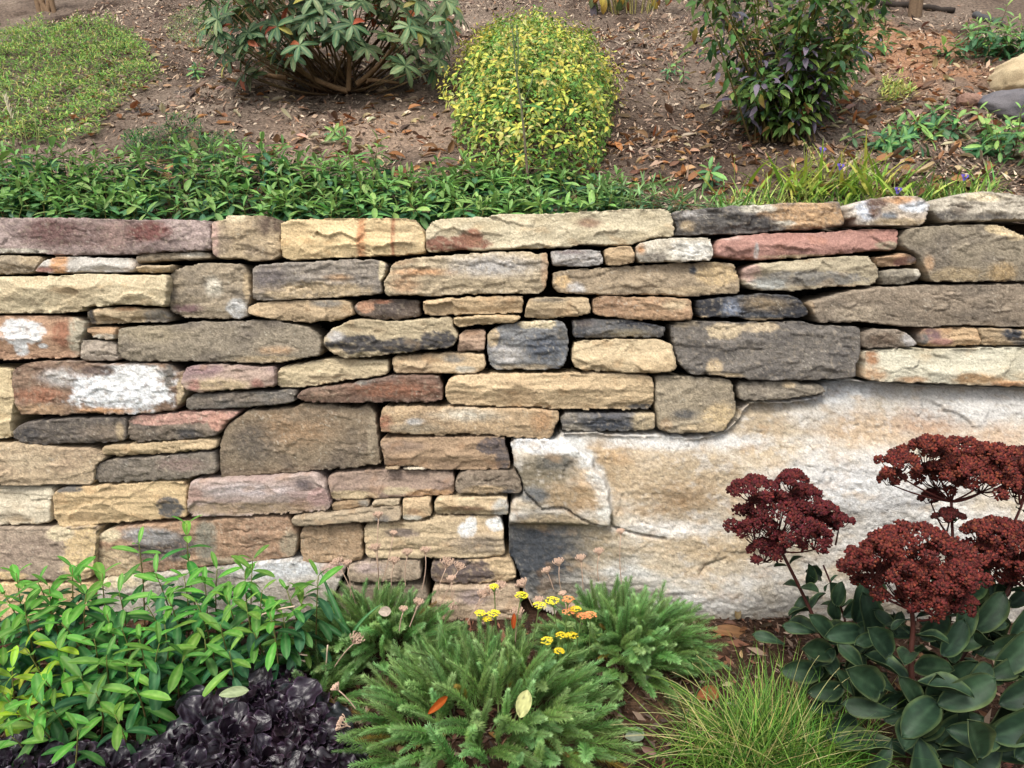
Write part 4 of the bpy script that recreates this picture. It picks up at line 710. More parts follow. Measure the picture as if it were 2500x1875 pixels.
for i in range(19000):
    rr0 = math.sqrt(ry.random()); th = ry.random()*2*math.pi; a, b = rr0*math.cos(th), rr0*math.sin(th)
    y = cy_+b*hl; hw = .355*(1-.14*b)*(1+.10*float(np.sin(th*3+1))); x = yb[0]-.02+a*hw+.02*math.sin(th*5)
    hgt = (.30-.05*b)*math.sqrt(max(0, 1-rr0**2.6))*(1+.75*NL[int(x*170) % 200, int((y-2.5)*170) % 200])+.02
    g = float(yb[2]+(y-yb[1])*.43); dep = ry.random()**2*.12 - (.05*ry.random() if ry.random() < .06 else 0); z = g+max(.01, hgt-dep)+ry.normal()*.014
    nv = ry.normal(size=6); nrm = np.array([a*.7, b*.5-.35, .75])+nv[:3]*.35; d = cross3(nrm, nv[3:])
    w = NZ[int(x*50) % 200, int(y*50) % 200]
    if b < -.45: k = ry.choice([0, 3, 2, 1], p=[.46, .16, .32, .06])
    elif w > .12: k = ry.choice([1, 4, 0, 2], p=[.35, .12, .35, .18])
    else: k = ry.choice([0, 1, 2, 4], p=[.48, .17, .31, .04])
    Ms[int(k)].append(frame([x, y, z], d, nrm, ry.uniform(.018, .031)))
part('foliage', ysh, join([stamp(YS[k], Ms[k], .16, k) for k in Ms if Ms[k]]), M_LEAFM, kind='stuff')
rg_ = random.Random(4); sh_l = {k: [] for k in range(5)}
for k in range(380):                             # short shoots standing out of the mound
    th = rg_.uniform(0, 6.283); q = math.sqrt(rg_.random())*.98; a, b = q*math.cos(th), q*math.sin(th); x = yb[0]-.02+a*.355; y = cy_+b*hl
    z = float(yb[2]+(y-yb[1])*.43)+(.28-.05*b)*math.sqrt(max(0, 1-q**2.6)); p0 = np.array([x, y, z]); d = unit(np.array([a*.9, b*.5-.35, .8])+np.array([rg_.gauss(0, .3), rg_.gauss(0, .3), 0]))
    _, lv = shoot(p0-d*.02, p0+d*rg_.uniform(.04, .12), 6, .032, rg_, .01); ci = rg_.choice((0, 0, 1, 2, 3))
    for ti, p, dd, nrm, ln in lv: sh_l[ci if ti == 0 else 3].append(frame(p, dd, nrm, ln))
part('shoots', ysh, join([stamp(YS[k], sh_l[k], .16, k) for k in sh_l if sh_l[k]]), M_LEAFM, kind='stuff')
for k in range(26):
    th = ry.random()*6.28; q = yb+np.array([math.cos(th)*.3, math.sin(th)*hl*.8, math.sin(th)*hl*.8*.43+.17]); part('stem', ysh, tube(bez(yb+np.array([0, 0, -.02]), (yb+q)/2+np.array([0, 0, .05]), q, 6), np.linspace(.006, .002, 6), 5, G(100,70,50)), M_WOOD)

# dark leafy shrub with purple tints
NB = up(1900, 335); nd = thing('purple_tinted_shrub', NB, 'tall dark green shrub with dull purple leaves low on its left', 'shrub')
ND = [leaf_tpl(1, .42, 'ovate', 4, 1, .3, .3, G(74,112,52), G(92,128,58), seed=16), leaf_tpl(1, .42, 'ovate', 4, 1, .35, .3, G(96,130,54), G(120,146,66), seed=17),
      leaf_tpl(1, .42, 'ovate', 4, 1, .35, .3, G(104,96,112), G(124,112,126), seed=18), leaf_tpl(1, .42, 'ovate', 4, 1, .35, .3, G(50,86,50), G(62,98,56), seed=19), leaf_tpl(1, .42, 'ovate', 4, 1, .35, .3, G(134,124,50), G(120,84,50), seed=20)]
insts = []; rn = random.Random(31)
def nd_lo(x): return np.interp(x, [1670, 1700, 1760, 1830, 1950, 2050, 2120, 2180], [60, 120, 210, 320, 330, 250, 170, 40])
for s in range(62):
    for _ in range(60):
        x = rn.uniform(1680, 2165); y = rn.uniform(-150, 310)
        if y < nd_lo(x)-10: break
    Y = NB[1]+rn.uniform(-.28, .38); p = at(x, y, Y); p[2] = max(p[2], float(z_up(p[0:1], p[1:2])[0])+.03)
    b0 = NB+np.array([rn.uniform(-.13, .13), rn.uniform(-.12, .16), -.02])
    path = bez(b0, b0*.45+p*.55+np.array([(p[0]-b0[0])*.15, 0, .12]), p, 9)
    st = part('stem', nd, tube(path, np.linspace(.0045, .0014, 9), 5, G(90,74,48), G(110,116,50)), M_WOOD)
    for k in range(54):
        t = rn.uniform(.12, 1.0); i0 = min(7, int(t*8)); q = path[i0]+(path[i0+1]-path[i0])*(t*8-i0)
        o = np.array([rn.gauss(0, 1), rn.gauss(0, 1)-.3, rn.gauss(0, .6)]); o = unit(o); q = q+o*rn.uniform(.01, .09)
        X, Yp = proj(q); pw = (.7 if (1690 < X < 2010 and Yp > 110) else .2)*max(0, NZ[int(X/5) % 200, int(Yp/5) % 200]+.25)
        ti = 2 if rn.random() < pw*1.1 else (4 if rn.random() < .06 else rn.choice((0, 0, 0, 1, 3)))
        insts.append((ti, frame(q, o+np.array([0, 0, -.25]), np.array([rn.gauss(0, .5), -.35+rn.gauss(0, .4), 1]), rn.uniform(.045, .072)), st))
foliage(nd, insts, ND, M_LEAF, 300, seed=40)

# low mats of creeping phlox and moss-like plants on the bank
PX = [leaf_tpl(1, .24, 'lan', 2, 1, .2, .2, G(122,166,66), G(154,188,84), seed=21), leaf_tpl(1, .24, 'lan', 2, 1, .2, .2, G(86,140,58), G(118,166,72), seed=22), leaf_tpl(1, .24, 'lan', 2, 1, .2, .2, G(180,184,92), G(206,196,120), seed=23),
      leaf_tpl(1, .2, 'lan', 2, 1, .2, .2, G(40,88,44), G(56,104,52), seed=24), leaf_tpl(1, .2, 'lan', 2, 1, .2, .2, G(120,146,100), G(176,184,140), seed=25)]
def in_poly(x, y, P):
    P = np.asarray(P, float); Q = np.roll(P, -1, 0); ins = np.zeros(x.shape, bool)
    for (ax, ay), (bx, by) in zip(P, Q): ins ^= ((ay > y) != (by > y)) & (x < (bx-ax)*(y-ay)/(by-ay+1e-12)+ax)
    return ins
def mat_plant(name, poly, n, label, weights, L, seed, h=.03):
    r = np.random.default_rng(seed); P = np.array(poly, float); c = P.mean(0); cb = up(*c)
    lo_ = [up(x, y) for x, y in poly]; xs = [q[0] for q in lo_]; ys = [q[1] for q in lo_]
    X = r.uniform(min(xs)-.4, max(xs)+.3, n*9); Y = r.uniform(min(ys), max(ys), n*9); Z = z_up(X, Y); u, v = proj(np.stack([X, Y, Z], -1))
    wob = 22*fbm(X*7, Y*7, seed, 3); ok = in_poly(u+wob, v+wob*.6, P); X, Y, Z, = X[ok][:n], Y[ok][:n], Z[ok][:n]
    root = thing(name, cb, label, 'ground cover'); Ms = {k: [] for k in range(5)}; nz = fbm(X*7, Y*7, seed+3, 3)
    for x, y, z, q in zip(X, Y, Z, nz):
        w = np.array(weights, float); w[2] *= 1+3*max(0, q)
        k = int(r.choice(5, p=w/w.sum())); d = np.array([r.normal(), r.normal()-.2, r.uniform(.25, 1.2)])
        Ms[k].append(frame([x, y, z+.01+r.random()*h*.8+1.1*h*q], d, [0, -.4, 1], r.uniform(.7, 1.3)*L))
    part('foliage', root, join([stamp(PX[k], Ms[k], .18, k) for k in Ms if Ms[k]]), M_LEAFM, kind='stuff'); return root
mat_plant('creeping_phlox', [(-90,120),(60,75),(180,58),(260,52),(330,90),(375,150),(392,190),(330,235),(270,270),(255,310),(235,345),(100,370),(-90,390)], 17000, 'broad mat of short bright green foliage on the left of the bank', [.42,.3,.16,.1,.02], .034, 3, .06)
mat_plant('creeping_phlox', [(400,70),(450,25),(520,30),(540,90),(500,130),(420,110)], 1800, 'small pale variegated mat beside the rhododendron', [.1,.15,.1,.1,.55], .026, 4)
mat_plant('moss_clump', [(300,360),(390,345),(420,318),(480,315),(500,350),(600,350),(590,390),(430,420),(310,390)], 2400, 'dark green spiky clump behind the hedge under dry leaves', [.05,.15,0,.8,0], .032, 6, .05)
mat_plant('straw_tuft', [(2150,205),(2195,195),(2225,225),(2215,260),(2160,255),(2140,235)], 420, 'small yellowing tuft on the bank right of the purple tinted shrub', [.3,.05,.6,.05,0], .04, 7)

# grasses, spiderwort and flowers along the right part of the wall top
def blades(root, name, bases, seed, L, W, cols, mat=M_LEAFM, arch=(.5, 1.3), n=7, spread=.5, kind='stuff'):
    r = random.Random(seed); T = [[leaf_tpl(1, 1, 'blade', n, 1, a, .01, c, np.asarray(c)*1.15, seed=i) for a in (.2, .6, 1.1)] for i, c in enumerate(cols)]
    Ms = {}
    for b in bases:
        th = r.uniform(0, 2*math.pi); tilt = r.uniform(*arch)*spread; d = np.array([math.cos(th)*math.sin(tilt), math.sin(th)*math.sin(tilt), math.cos(tilt)])
        key = (r.randrange(len(cols)), r.randrange(3)); ln = L*r.uniform(.55, 1.1)
        Ms.setdefault(key, []).append(frame(b, d, [-d[0]*.9, -d[1]*.9, .6], ln, W*r.uniform(.7, 1.3)))
    return part(name, root, join([stamp(T[k[0]][k[1]], m, .15, seed) for k, m in Ms.items()]), mat, kind=kind)
gb = []
for i in range(1100):
    x = ru.uniform(1760, 2430); Y = ru.uniform(2.42, 2.72); p = at(x, 470, Y); gb.append([p[0], Y, float(z_up(p[0:1], np.array([Y]))[0])-.01])
gs = thing('wall_top_grass', (1.1, 2.55, float(z_up(np.array([1.1]), np.array([2.55]))[0])), 'strip of short light green grass along the wall top on the right', 'grass')
blades(gs, 'blades', gb, 4, .15, .006, [G(126,166,72), G(156,184,88), G(100,146,70), G(180,190,104)])
sw = up(2030, 462); sp = thing('strap_leaved_clump', sw, 'yellow green clump of arching strap leaves with spent flower heads behind the capstones', 'plant')
bl = [sw+np.array([ru.gauss(0, .13), ru.gauss(0, .07), -.02]) for _ in range(190)]
blades(sp, 'blades', bl, 5, .24, .015, [G(160,184,70), G(186,196,86), G(132,168,66), G(200,200,104)], arch=(.3, 1.3), spread=.9)
for k in range(26):
    b = sw+np.array([ru.gauss(0, .13), ru.gauss(0, .06), 0]); t = b+np.array([ru.uniform(-.03, .03), ru.uniform(-.04, .01), ru.uniform(.08, .16)])
    hd = [leaf_tpl(1, .5, 'ovate', 3, 1, .3, .4, G(196,190,120), G(176,140,130), seed=k)]
    geo = [tube(bez(b, (b+t)/2, t, 4), .0012, 4, G(150,160,80))]
    for j in range(7): geo.append(stamp(hd[0], [frame(t, [ru.gauss(0, 1), ru.gauss(0, 1), ru.uniform(-.6, .6)], [0, 0, 1], .018)], .1, j))
    part('seed_head', sp, join(geo), M_LEAFM)
def violet(px, py, Y, label):
    c = at(px, py, Y); g = float(z_up(c[0:1], np.array([Y]))[0]); root = thing('violet_flower', [c[0], Y, g], label, 'flower')
    part('stem', root, tube(bez([c[0]+.01, Y, g], [c[0]-.005, Y, (g+c[2])/2], c, 5), .0013, 5, G(90,110,60)), M_LEAFM)
    pt = leaf_tpl(1, .95, 'ovate', 4, 2, .3, .1, lin(104,86,190), lin(124,104,206), seed=3)
    for k in range(3):
        a = k*2.094+.4; d = np.array([math.cos(a), -.35, math.sin(a)]); part('petal', root, stamp(pt, [frame(c, d, [0, -1, .3], .017)], .05, k), M_LEAFM)
    part('stamen', root, tube([c, c+np.array([0, -.008, .003])], [.002, .003], 5, lin(220,200,90)), M_LEAFM)
violet(2355, 432, 2.50, 'largest violet flower above the whitish capstone at right')
violet(2192, 464, 2.45, 'violet flower just above the join of two right capstones')
violet(2052, 406, 2.60, 'small violet flower among the yellow green strap leaves')
violet(2008, 366, 2.72, 'faint violet flower at the top of the strap leaved clump')
# sprigs of the same leafy plant higher on the bank
def sprig(px, py, n, spread, L, label, hgt=.10, seed=1, name='leafy_sprig', tpl=(2, 0, 1)):
    r = random.Random(seed); c = up(px, py); sp_ = []
    for k in range(n):
        b = c+np.array([r.gauss(0, spread[0]), r.gauss(0, spread[1]), 0]); b[2] = float(z_up(b[0:1], b[1:2])[0])-.01
        t = b+np.array([r.uniform(-.08, .08), r.uniform(-.10, .02), hgt*r.uniform(.6, 1.3)]); sp_.append((b, t, r.choice((5, 6, 7)), L*r.uniform(.8, 1.2)))
    return hedge(name, sp_, label, 'plant', c, L, 40, HG, seed=seed, pick=lambda k, tip, rq: tpl[1] if k == 1 and rq.random() < .5 else (tpl[0] if k == 0 else k))
sprig(2440, 135, 34, (.12, .09), .07, 'dark green leafy clump above the pale boulder at far right', .13, 5)
sprig(2300, 340, 18, (.14, .06), .06, 'dark green trailing plant on the bank left of the grey rock', .07, 6)
sprig(2150, 365, 7, (.08, .04), .055, 'trailing dark green sprig behind the yellow green strap leaves', .05, 7)
sprig(2480, 390, 12, (.05, .09), .06, 'upright light green shoots at the right edge below the grey rock', .16, 8, tpl=(0, 1, 1))
sprig(2140, 130, 5, (.05, .04), .05, 'small leafy sprig at the right side of the purple tinted shrub', .06, 9)
sprig(1645, 185, 4, (.05, .03), .035, 'small feathery green seedling on bare soil right of the golden shrub', .05, 10, 'seedling')
sprig(480, 185, 2, (.03, .02), .05, 'pale green seedling below the variegated mat', .04, 11, 'seedling', (0, 1, 1))
sprig(830, 335, 2, (.02, .02), .05, 'tiny green seedling among orange leaves in the middle of the bank', .04, 12, 'seedling', (0, 1, 1))
sprig(1730, 440, 2, (.02, .02), .06, 'small seedling just behind the dark grey capstone', .05, 13, 'seedling', (2, 0, 1))
# hanging yellowing leaves at the top edge
HB = up(1545, 30); hp_ = thing('yellowing_perennial', HB, 'yellowing plant with hanging leaves at the top edge above the golden shrub', 'plant'); insts = []
HL = [leaf_tpl(1, .36, 'ell', 5, 2, .5, .25, G(190,170,70), G(180,150,60), seed=31), leaf_tpl(1, .36, 'ell', 5, 2, .5, .25, G(100,118,70), G(120,130,80), seed=32), leaf_tpl(1, .36, 'ell', 5, 2, .5, .25, G(110,100,110), G(120,110,110), seed=33), leaf_tpl(1, .34, 'ell', 5, 2, .6, .3, G(180,120,70), G(170,110,60), seed=34)]
for k in range(34):
    a = ru.uniform(-.30, .30); q = HB+np.array([a, ru.uniform(-.12, .1), ru.uniform(.10, .34)])
    st = part('stem', hp_, tube(bez(HB+np.array([a*.5, ru.uniform(-.05, .05), -.02]), HB+np.array([a*.7, 0, .2]), q, 6), np.linspace(.004, .002, 6), 5, G(140,130,80)), M_WOOD)
    for j in range(3): insts.append((ru.choice((0, 0, 1, 1, 2, 3)), frame(q+np.array([0, 0, -.03*j]), [ru.gauss(0, .6), -.5+ru.gauss(0, .3), -1.0], [0, -1, .5], ru.uniform(.08, .13)), st))
foliage(hp_, insts, HL, M_LEAF, 120, seed=50)
# woody stems at the top corners
def stems(name, px, py, ends, rad, label, cat, c=G(128,104,80)):
    b = up(px, py); root = thing(name, b, label, cat)
    for k, (dx, dy, dz) in enumerate(ends): part('stem', root, tube(bez(b+np.array([k*.025-.02, 0, -.04]), b+np.array([dx*.3, dy*.3, dz*.5]), b+np.array([dx, dy, dz]), 9), np.linspace(rad, rad*.7, 9)*(1+.12*np.sin(np.arange(9)*2.1)), 9, c, c*.8), M_WOOD)
    return root
stems('young_tree', 2236, 40, [(-.03, .1, 1.5), (.05, .12, 1.4)], .028, 'pair of slim trunks rooted at the top edge near the right corner', 'tree', G(112,92,72))
stems('bare_shrub', 105, 28, [(-.25, .1, .7), (-.05, .1, .8), (.2, .15, .7), (-.4, .05, .5), (.1, 0, .6)], .016, 'bare woody stems of a shrub at the top left corner', 'shrub')
def fallen(name, pts, rad, c, label):
    P = [up(*q)+np.array([0, 0, rad*.7]) for q in pts]; root = thing(name, P[0], label, 'branch'); path = bez(P[0], P[1], P[2], 12)
    path[:, 2] += .004*np.sin(np.arange(12)*1.9); part('wood', root, tube(path, np.linspace(rad, rad*.75, 12)*(1+.1*np.sin(np.arange(12)*2.7)), 8, c, c*.8), M_WOOD)
fallen('fallen_branch', [(2150,12),(2240,22),(2330,32)], .022, G(62,54,48), 'dark fallen branch lying at the foot of the slim trunks')
fallen('fallen_branch', [(2380,42),(2410,52),(2450,66)], .020, G(84,84,84), 'short grey stick lying above the dark green clump at right')
# tall weed standing in front of the golden shrub
wb = up(1292, 505); wd = thing('tall_weed', wb, 'thin tall weed stalk standing in front of the golden shrub', 'weed')
Wp = [at(x, y, wb[1]) for x, y in ((1294,520),(1288,430),(1280,330),(1273,260),(1262,190),(1255,120),(1250,60))]
part('stem', wd, tube(Wp, np.linspace(.0062, .0022, 7), 6, G(110,84,80), G(104,124,84)), M_WOOD)
for a, b in (((1262,190),(1264,90)),((1273,260),(1300,190)),((1256,140),(1250,70)),((1255,120),(1262,70))):
    A, B = at(*a, wb[1]), at(*b, wb[1]-.01); part('side_stem', wd, tube(bez(A, (A+B)/2+np.array([.006, 0, -.01]), B, 5), .0024, 5, G(104,120,80)), M_WOOD)
    part('bud', wd, tube([B, B+np.array([0, 0, .008]), B+np.array([0, 0, .016])], [.002, .005, .001], 6, G(110,130,80)), M_LEAFM)
WL = leaf_tpl(1, .32, 'lan', 9, 2, .4, .2, G(74,124,60), G(90,140,70), seed=36, teeth=.25)
for x, y, dx, dz, L in ((1274,262,1,.25,.09),(1260,170,-.8,.2,.04),(1285,365,1,.1,.05),(1284,375,-1,-.1,.04),(1292,440,1,-.3,.05)):
    part('leaf', wd, stamp(WL, [frame(at(x, y, wb[1]-.004), [dx, -.3, dz], [0, -.5, 1], L)], .05, 1), M_LEAFM)
# dry grass stalk left
db = up(90, 400); dg = thing('seed_grass', db, 'few tall grass stalks with a pale seed head at the left edge', 'grass')
for a, b in (((90,400),(85,290)),((60,400),(40,270)),((70,400),(55,300)),((40,400),(10,300)),((85,400),(95,310))):
    A, B = at(*a, db[1]), at(*b, db[1]-.02); part('stalk', dg, tube(bez(A, (A+B)/2+np.array([.01, 0, 0]), B, 6), .0016, 5, G(140,160,90), G(170,170,110)), M_LEAFM)
sh_ = leaf_tpl(1, .2, 'lan', 3, 1, .2, .3, G(200,196,160), G(210,200,170), seed=38); B = at(14, 240, db[1]-.03); A = at(30, 290, db[1]-.03)
part('seed_head', dg, stamp(sh_, [frame(A+(B-A)*t, unit(B-A)+np.array([math.cos(t*90), math.sin(t*90), 0])*.4, [0, -1, 0], .03) for t in np.linspace(0, 1, 40)], .1, 3), M_LEAFM)

# scraps of wire mesh showing through the soil on the left of the bank
for (px, py, nx_, ny_, lab) in ((355, 268, 7, 5, 'rusted square wire mesh lying on the soil right of the green mat'), (455, 225, 5, 4, 'scrap of wire mesh on the soil below the variegated mat'), (530, 188, 4, 3, 'small scrap of wire mesh left of the rhododendron')):
    c = up(px, py); root = thing('wire_mesh', c, lab, 'wire mesh'); st_ = .022
    for axis, na, nb in ((0, nx_, ny_), (1, ny_, nx_)):
        for i in range(na):
            a_ = (i-(na-1)/2)*st_; t_ = np.linspace(-(nb-1)/2*st_-.006, (nb-1)/2*st_+.006, 9); P = np.stack([np.full(9, a_) if axis == 0 else t_, t_ if axis == 0 else np.full(9, a_), t_*0], -1)+c; P[:, 2] = z_up(P[:, 0], P[:, 1])+.007+.002*axis
            part('wire', root, tube(P, .0011, 4, lin(96,92,92)), M_WOOD)
# rocks resting on the bank
def rock(name, px, py, size, label, col, seed, col2):
    c = up(px, py); u_, v_ = np.meshgrid(np.linspace(0, 2*math.pi, 64, endpoint=False), np.linspace(.02, math.pi-.02, 36)); u_ = u_.ravel(); v_ = v_.ravel()
    D = np.stack([np.cos(u_)*np.sin(v_), np.sin(u_)*np.sin(v_), np.cos(v_)], -1)
    D = np.sign(D)*np.abs(D)**.8; n = fbm(D[:, 0]*1.5+D[:, 2]*.9, D[:, 1]*1.5+seed, seed, 4)+.5*fbm(D[:, 2]*5+seed, D[:, 0]*5, seed+5, 3)
    V = D*(1+.18*n[:, None])*np.array(size); a = (np.arange(35)[:, None]*64+np.arange(64)[None]).ravel(); b = (np.arange(35)[:, None]*64+(np.arange(64)[None]+1) % 64).ravel()
    F = np.stack([a, a+64, b+64, b], -1); C = mixc(np.tile(col, (len(V), 1)), col2, sstep(-.1, .5, fbm(V[:, 0]*14, V[:, 2]*20, seed+9, 4)))
    o = obj(name, mesh(name, V, F, M_STONE, C)); o.location = V3(c+np.array([0, 0, size[2]*.35])); o.rotation_euler = (0.2, 0.1, seed); tag(o, label, 'rock')
rock('pale_boulder', 2535, 208, (.20, .15, .11), 'smooth pale boulder half buried at the right edge of the bank', lin(206,186,150), 3, lin(190,168,134))
rock('grey_rock', 2490, 275, (.24, .12, .07), 'long dark grey rock below the pale boulder at the right edge', lin(120,116,118), 5, lin(88,88,94))
rock('brown_stone', 2365, 250, (.05, .05, .03), 'small brown stone at the left end of the grey rock', lin(150,120,104), 6, lin(130,100,88))
# ------------------------------------------------------------------ planting in the bed at the foot of the wall
rb = random.Random(41)
def gz(x, y): return float(z_low(np.array([x]), np.array([y]))[0])
# broad-leaved shrub in the lower left corner
tips = [(177,1385),(93,1422),(190,1407),(339,1327),(456,1279),(617,1365),(598,1394),(63,1502),(127,1480),(291,1448),(449,1407),(551,1454),(658,1495),(297,1533),(402,1524),(538,1524),(389,1571),
        (310,1619),(199,1650),(329,1679),(234,1692),(85,1707),(66,1748),(190,1783),(742,1451),(777,1405),(10,1450),(5,1690),(30,1630),(136,1565),(10,1560),(250,1400),(500,1425),(360,1480),(480,1470),(600,1470),
        (230,1560),(160,1620),(450,1600),(560,1590),(260,1600),(-40,1520),(-60,1640),(-30,1760),(120,1430),(40,1400),(380,1400),(530,1390),(150,1520),(60,1580),(260,1500),(340,1560),(500,1560),(620,1545),(110,1660),(30,1800),(130,1730),(280,1745),(700,1440),(690,1500),(640,1440),(-50,1700),(60,1470),(210,1450),(410,1460)]
spots = []
for (x, y) in tips:
    Y = 1.95-(y-1280)/510*.57+rb.uniform(-.03, .03); t = at(x, y, Y)
    by = min(2.0, Y+rb.uniform(-.02, .07)); bx = t[0]+rb.uniform(-.05, .05); spots.append((np.array([bx, by, gz(bx, by)-.01]), t, max(5, min(9, int(3+t[2]/.034))), rb.uniform(.062, .080)))
HF = [leaf_tpl(1, .28, 'ell', 8, 2, .40, .2, G(52,108,46), G(66,122,52), rib=G(104,148,82), seed=41), leaf_tpl(1, .26, 'ell', 8, 2, .24, .32, G(86,144,50), G(104,158,58), rib=G(134,176,88), seed=42),
      leaf_tpl(1, .31, 'ell', 8, 2, .55, .14, G(40,92,52), G(50,104,60), rib=G(88,134,86), seed=43), leaf_tpl(1, .27, 'ell', 8, 2, .40, .22, G(140,172,42), G(166,188,48), rib=G(176,196,90), seed=44)]
def fpick(k, tip, r):
    x, y = proj(tip)
    if x < 70 and 1560 < y < 1740: return 3 if r.random() < .8 else k
    if abs(x-136) < 40 and abs(y-1565) < 40: return 3 if r.random() < .6 else k
    return k
hedge('broad_leaved_shrub', spots, 'fresh green shrub with opposite oval leaves filling the lower left corner', 'shrub', (-.65, 1.7, 0), .08, 300, HF, seed=9, bow=.03, pick=fpick, stem_r=.0021)

# dark crinkled rosettes
AJ = [leaf_tpl(1, .96, 'spoon', 18, 8, d, -.05, G(22,13,21), G(31,19,31), rib=G(12,8,12), rim=G(70,52,70), seed=50+k, cup=cp, crinkle=.030, cn=.04) for k, (d, cp) in enumerate(((.15, .35), (-.15, .45), (-.4, .5), (.5, .2)))]
AJ.append(leaf_tpl(1, .96, 'spoon', 18, 8, .2, -.05, G(16,28,26), G(26,28,32), rib=G(40,40,44), rim=G(54,50,58), seed=58, cup=.3, crinkle=.03, cn=.04))
def rosettes(name, spots, label, loc, limit):
    root = thing(name, loc, label, 'plant'); insts = []; r = random.Random(len(spots))
    for (px, py, Y, sc) in spots:
        c = at(px, py, Y); g = gz(c[0], c[1]); base = np.array([c[0], c[1], max(g, c[2]-.035)]); ax = unit(np.array([r.uniform(-.25, .25), -.25+r.uniform(-.2, .2), 1]))
        st = part('crown', root, tube([[c[0], c[1]+.01, g-.01], base*.5+np.array([c[0], c[1], g])*.5, base], [.006, .006, .005], 6, G(60,46,50)), M_WOOD)
        e1 = unit(cross3(ax, [.2, 1, .1])); e2 = cross3(ax, e1); a0 = r.uniform(0, 6)
        for ring, (n, el, L, ti) in enumerate(((5, .05, 1.15, (3, 0, 4)), (5, .38, .95, (3, 0)), (3, .8, .66, (0, 1)), (2, 1.15, .4, (1,)))):
            for k in range(n):
                a = a0+ring*.5+k*2*math.pi/n+r.uniform(-.25, .25); o = e1*math.cos(a)+e2*math.sin(a); e = el+r.uniform(-.12, .12)
                insts.append((r.choice(ti), frame(base+o*.006, o*math.cos(e)+ax*math.sin(e), ax*math.cos(e)-o*math.sin(e), L*.094*sc*r.uniform(.85, 1.15)), st))
    foliage(root, insts, AJ, M_AJU, limit, seed=60)
rosettes('dark_rosette_plant', [(520,1745,1.50,1),(570,1780,1.46,1),(690,1735,1.52,1.1),(640,1690,1.58,.95),(745,1800,1.46,1.0),(590,1700,1.57,.9),(650,1840,1.40,1.1),(560,1850,1.39,.9),(760,1740,1.52,.9),(440,1800,1.44,.9),(480,1870,1.37,1),(700,1880,1.36,.9),(800,1810,1.46,.8),(610,1655,1.64,.8),(680,1660,1.63,.8)],
         'mound of glossy purple black crinkled rosettes at the lower left of centre', at(620, 1770, 1.5)*np.array([1, 1, 0]), 300)
rosettes('dark_rosette_plant', [(150,1845,1.40,1),(220,1870,1.37,1),(60,1880,1.36,.9),(300,1865,1.38,.9),(380,1875,1.36,.9),(10,1850,1.38,.8),(120,1900,1.33,.9),(330,1910,1.33,1)],
         'row of purple black rosettes along the bottom edge below the broad leaved shrub', at(180, 1870, 1.38)*np.array([1, 1, 0]), 170)

# feathery clumps (yarrow)
def frond_tpl(L, seed, c0, c1, tipc, W=.017):
    r = np.random.default_rng(seed); path = bez([0, 0, 0], [0, L*.55, L*.10], [r.uniform(-.1, .1)*L, L*.98, L*r.uniform(-.18, .28)], 9)
    lf = leaf_tpl(1, .13, 'lan', 2, 1, -.25, .2, c0, c1, seed=seed); Ms = []
    for i in range(36):
        t = .12+.88*i/35; k = min(7, int(t*8)); p = path[k]+(path[k+1]-path[k])*(t*8-k); ax = unit(path[k+1]-path[k])
        e1 = unit(cross3(ax, [0, .1, 1])); e2 = cross3(ax, e1); ln = W*(.55+.65*math.sin(math.pi*min(1, t*.82+.12)))
        for j in range(8):
            a = j*2*math.pi/8+i*.7+r.normal()*.15; o = e1*math.cos(a)*1.0+e2*math.sin(a)*.6
            Ms.append(frame(p, o+ax*r.uniform(.15, .55), ax, ln*r.uniform(.7, 1.25), ln*1.15))
    V, F, C = stamp(lf, Ms, .14, seed); tt = np.clip(V[:, 1]/L, 0, 1)
    C = mixc(C, tipc, .45*sstep(.55, 1.0, tt)); S_ = tube(path, np.linspace(.0016, .0008, 9), 4, G(120,140,84))
    return join([(V, F, C), S_])
FR = [frond_tpl(.13, 71+k, G(108,158,76), G(152,192,108), tc, w) for k, (tc, w) in enumerate(((G(180,214,158), .0165), (G(166,206,142), .0155), (G(184,216,150), .0175), (G(150,196,130), .015)))]
FR.append(frond_tpl(.11, 79, G(120,124,50), G(160,140,60), G(176,130,70), .015))
def feathery(name, cx, cy, Y, rx, ry_, h, n, label, seed, lean=.9, Lr=(.9, 1.5)):
    r = random.Random(seed); c = low(cx, cy) if Y is None else np.array([at(cx, cy, Y)[0], Y, gz(at(cx, cy, Y)[0], Y)])
    root = thing(name, c, label, 'plant'); mes = [mesh('frond', *t[:2], M_LEAF, t[2]) for t in FR]
    for k in range(n):
        th = r.uniform(0, 2*math.pi); q = math.sqrt(r.random()); ox, oy = q*math.cos(th), q*math.sin(th)
        z = h*math.sqrt(max(0, 1-q*q*.95))*r.uniform(.55, 1.0); p = np.array([c[0]+ox*rx, c[1]+oy*ry_, 0]); p[2] = gz(p[0], p[1])+z*.72
        out = np.array([ox*lean, oy*lean-.18, .32+.75*(1-q)])+np.array([r.gauss(0, .22), r.gauss(0, .22), r.gauss(0, .12)])
        d = unit(out); L = r.uniform(*Lr); p = p-d*.06*L; nrm = np.array([0, -.3, 1.])+np.array([r.gauss(0, .3), r.gauss(0, .3), 0])
        ti = 4 if r.random() < .035 else r.randrange(4)
        o = obj('frond', mes[ti], root, Matrix(frame(p-c, d, nrm, L, L*r.uniform(.85, 1.1)).tolist()))
    return root, c
yf, yfc = feathery('feathery_clump', 1180, 1790, 1.53, .31, .27, .30, 300, 'largest feathery green clump in the bottom centre of the bed', 3)
yl, ylc = feathery('feathery_clump', 935, 1560, 1.88, .21, .11, .22, 170, 'feathery green clump against the wall left of the yellow flowers', 4)
yr, yrc = feathery('feathery_clump', 1525, 1590, 1.84, .21, .15, .25, 230, 'dark feathery clump against the boulder right of the yellow flowers', 5)
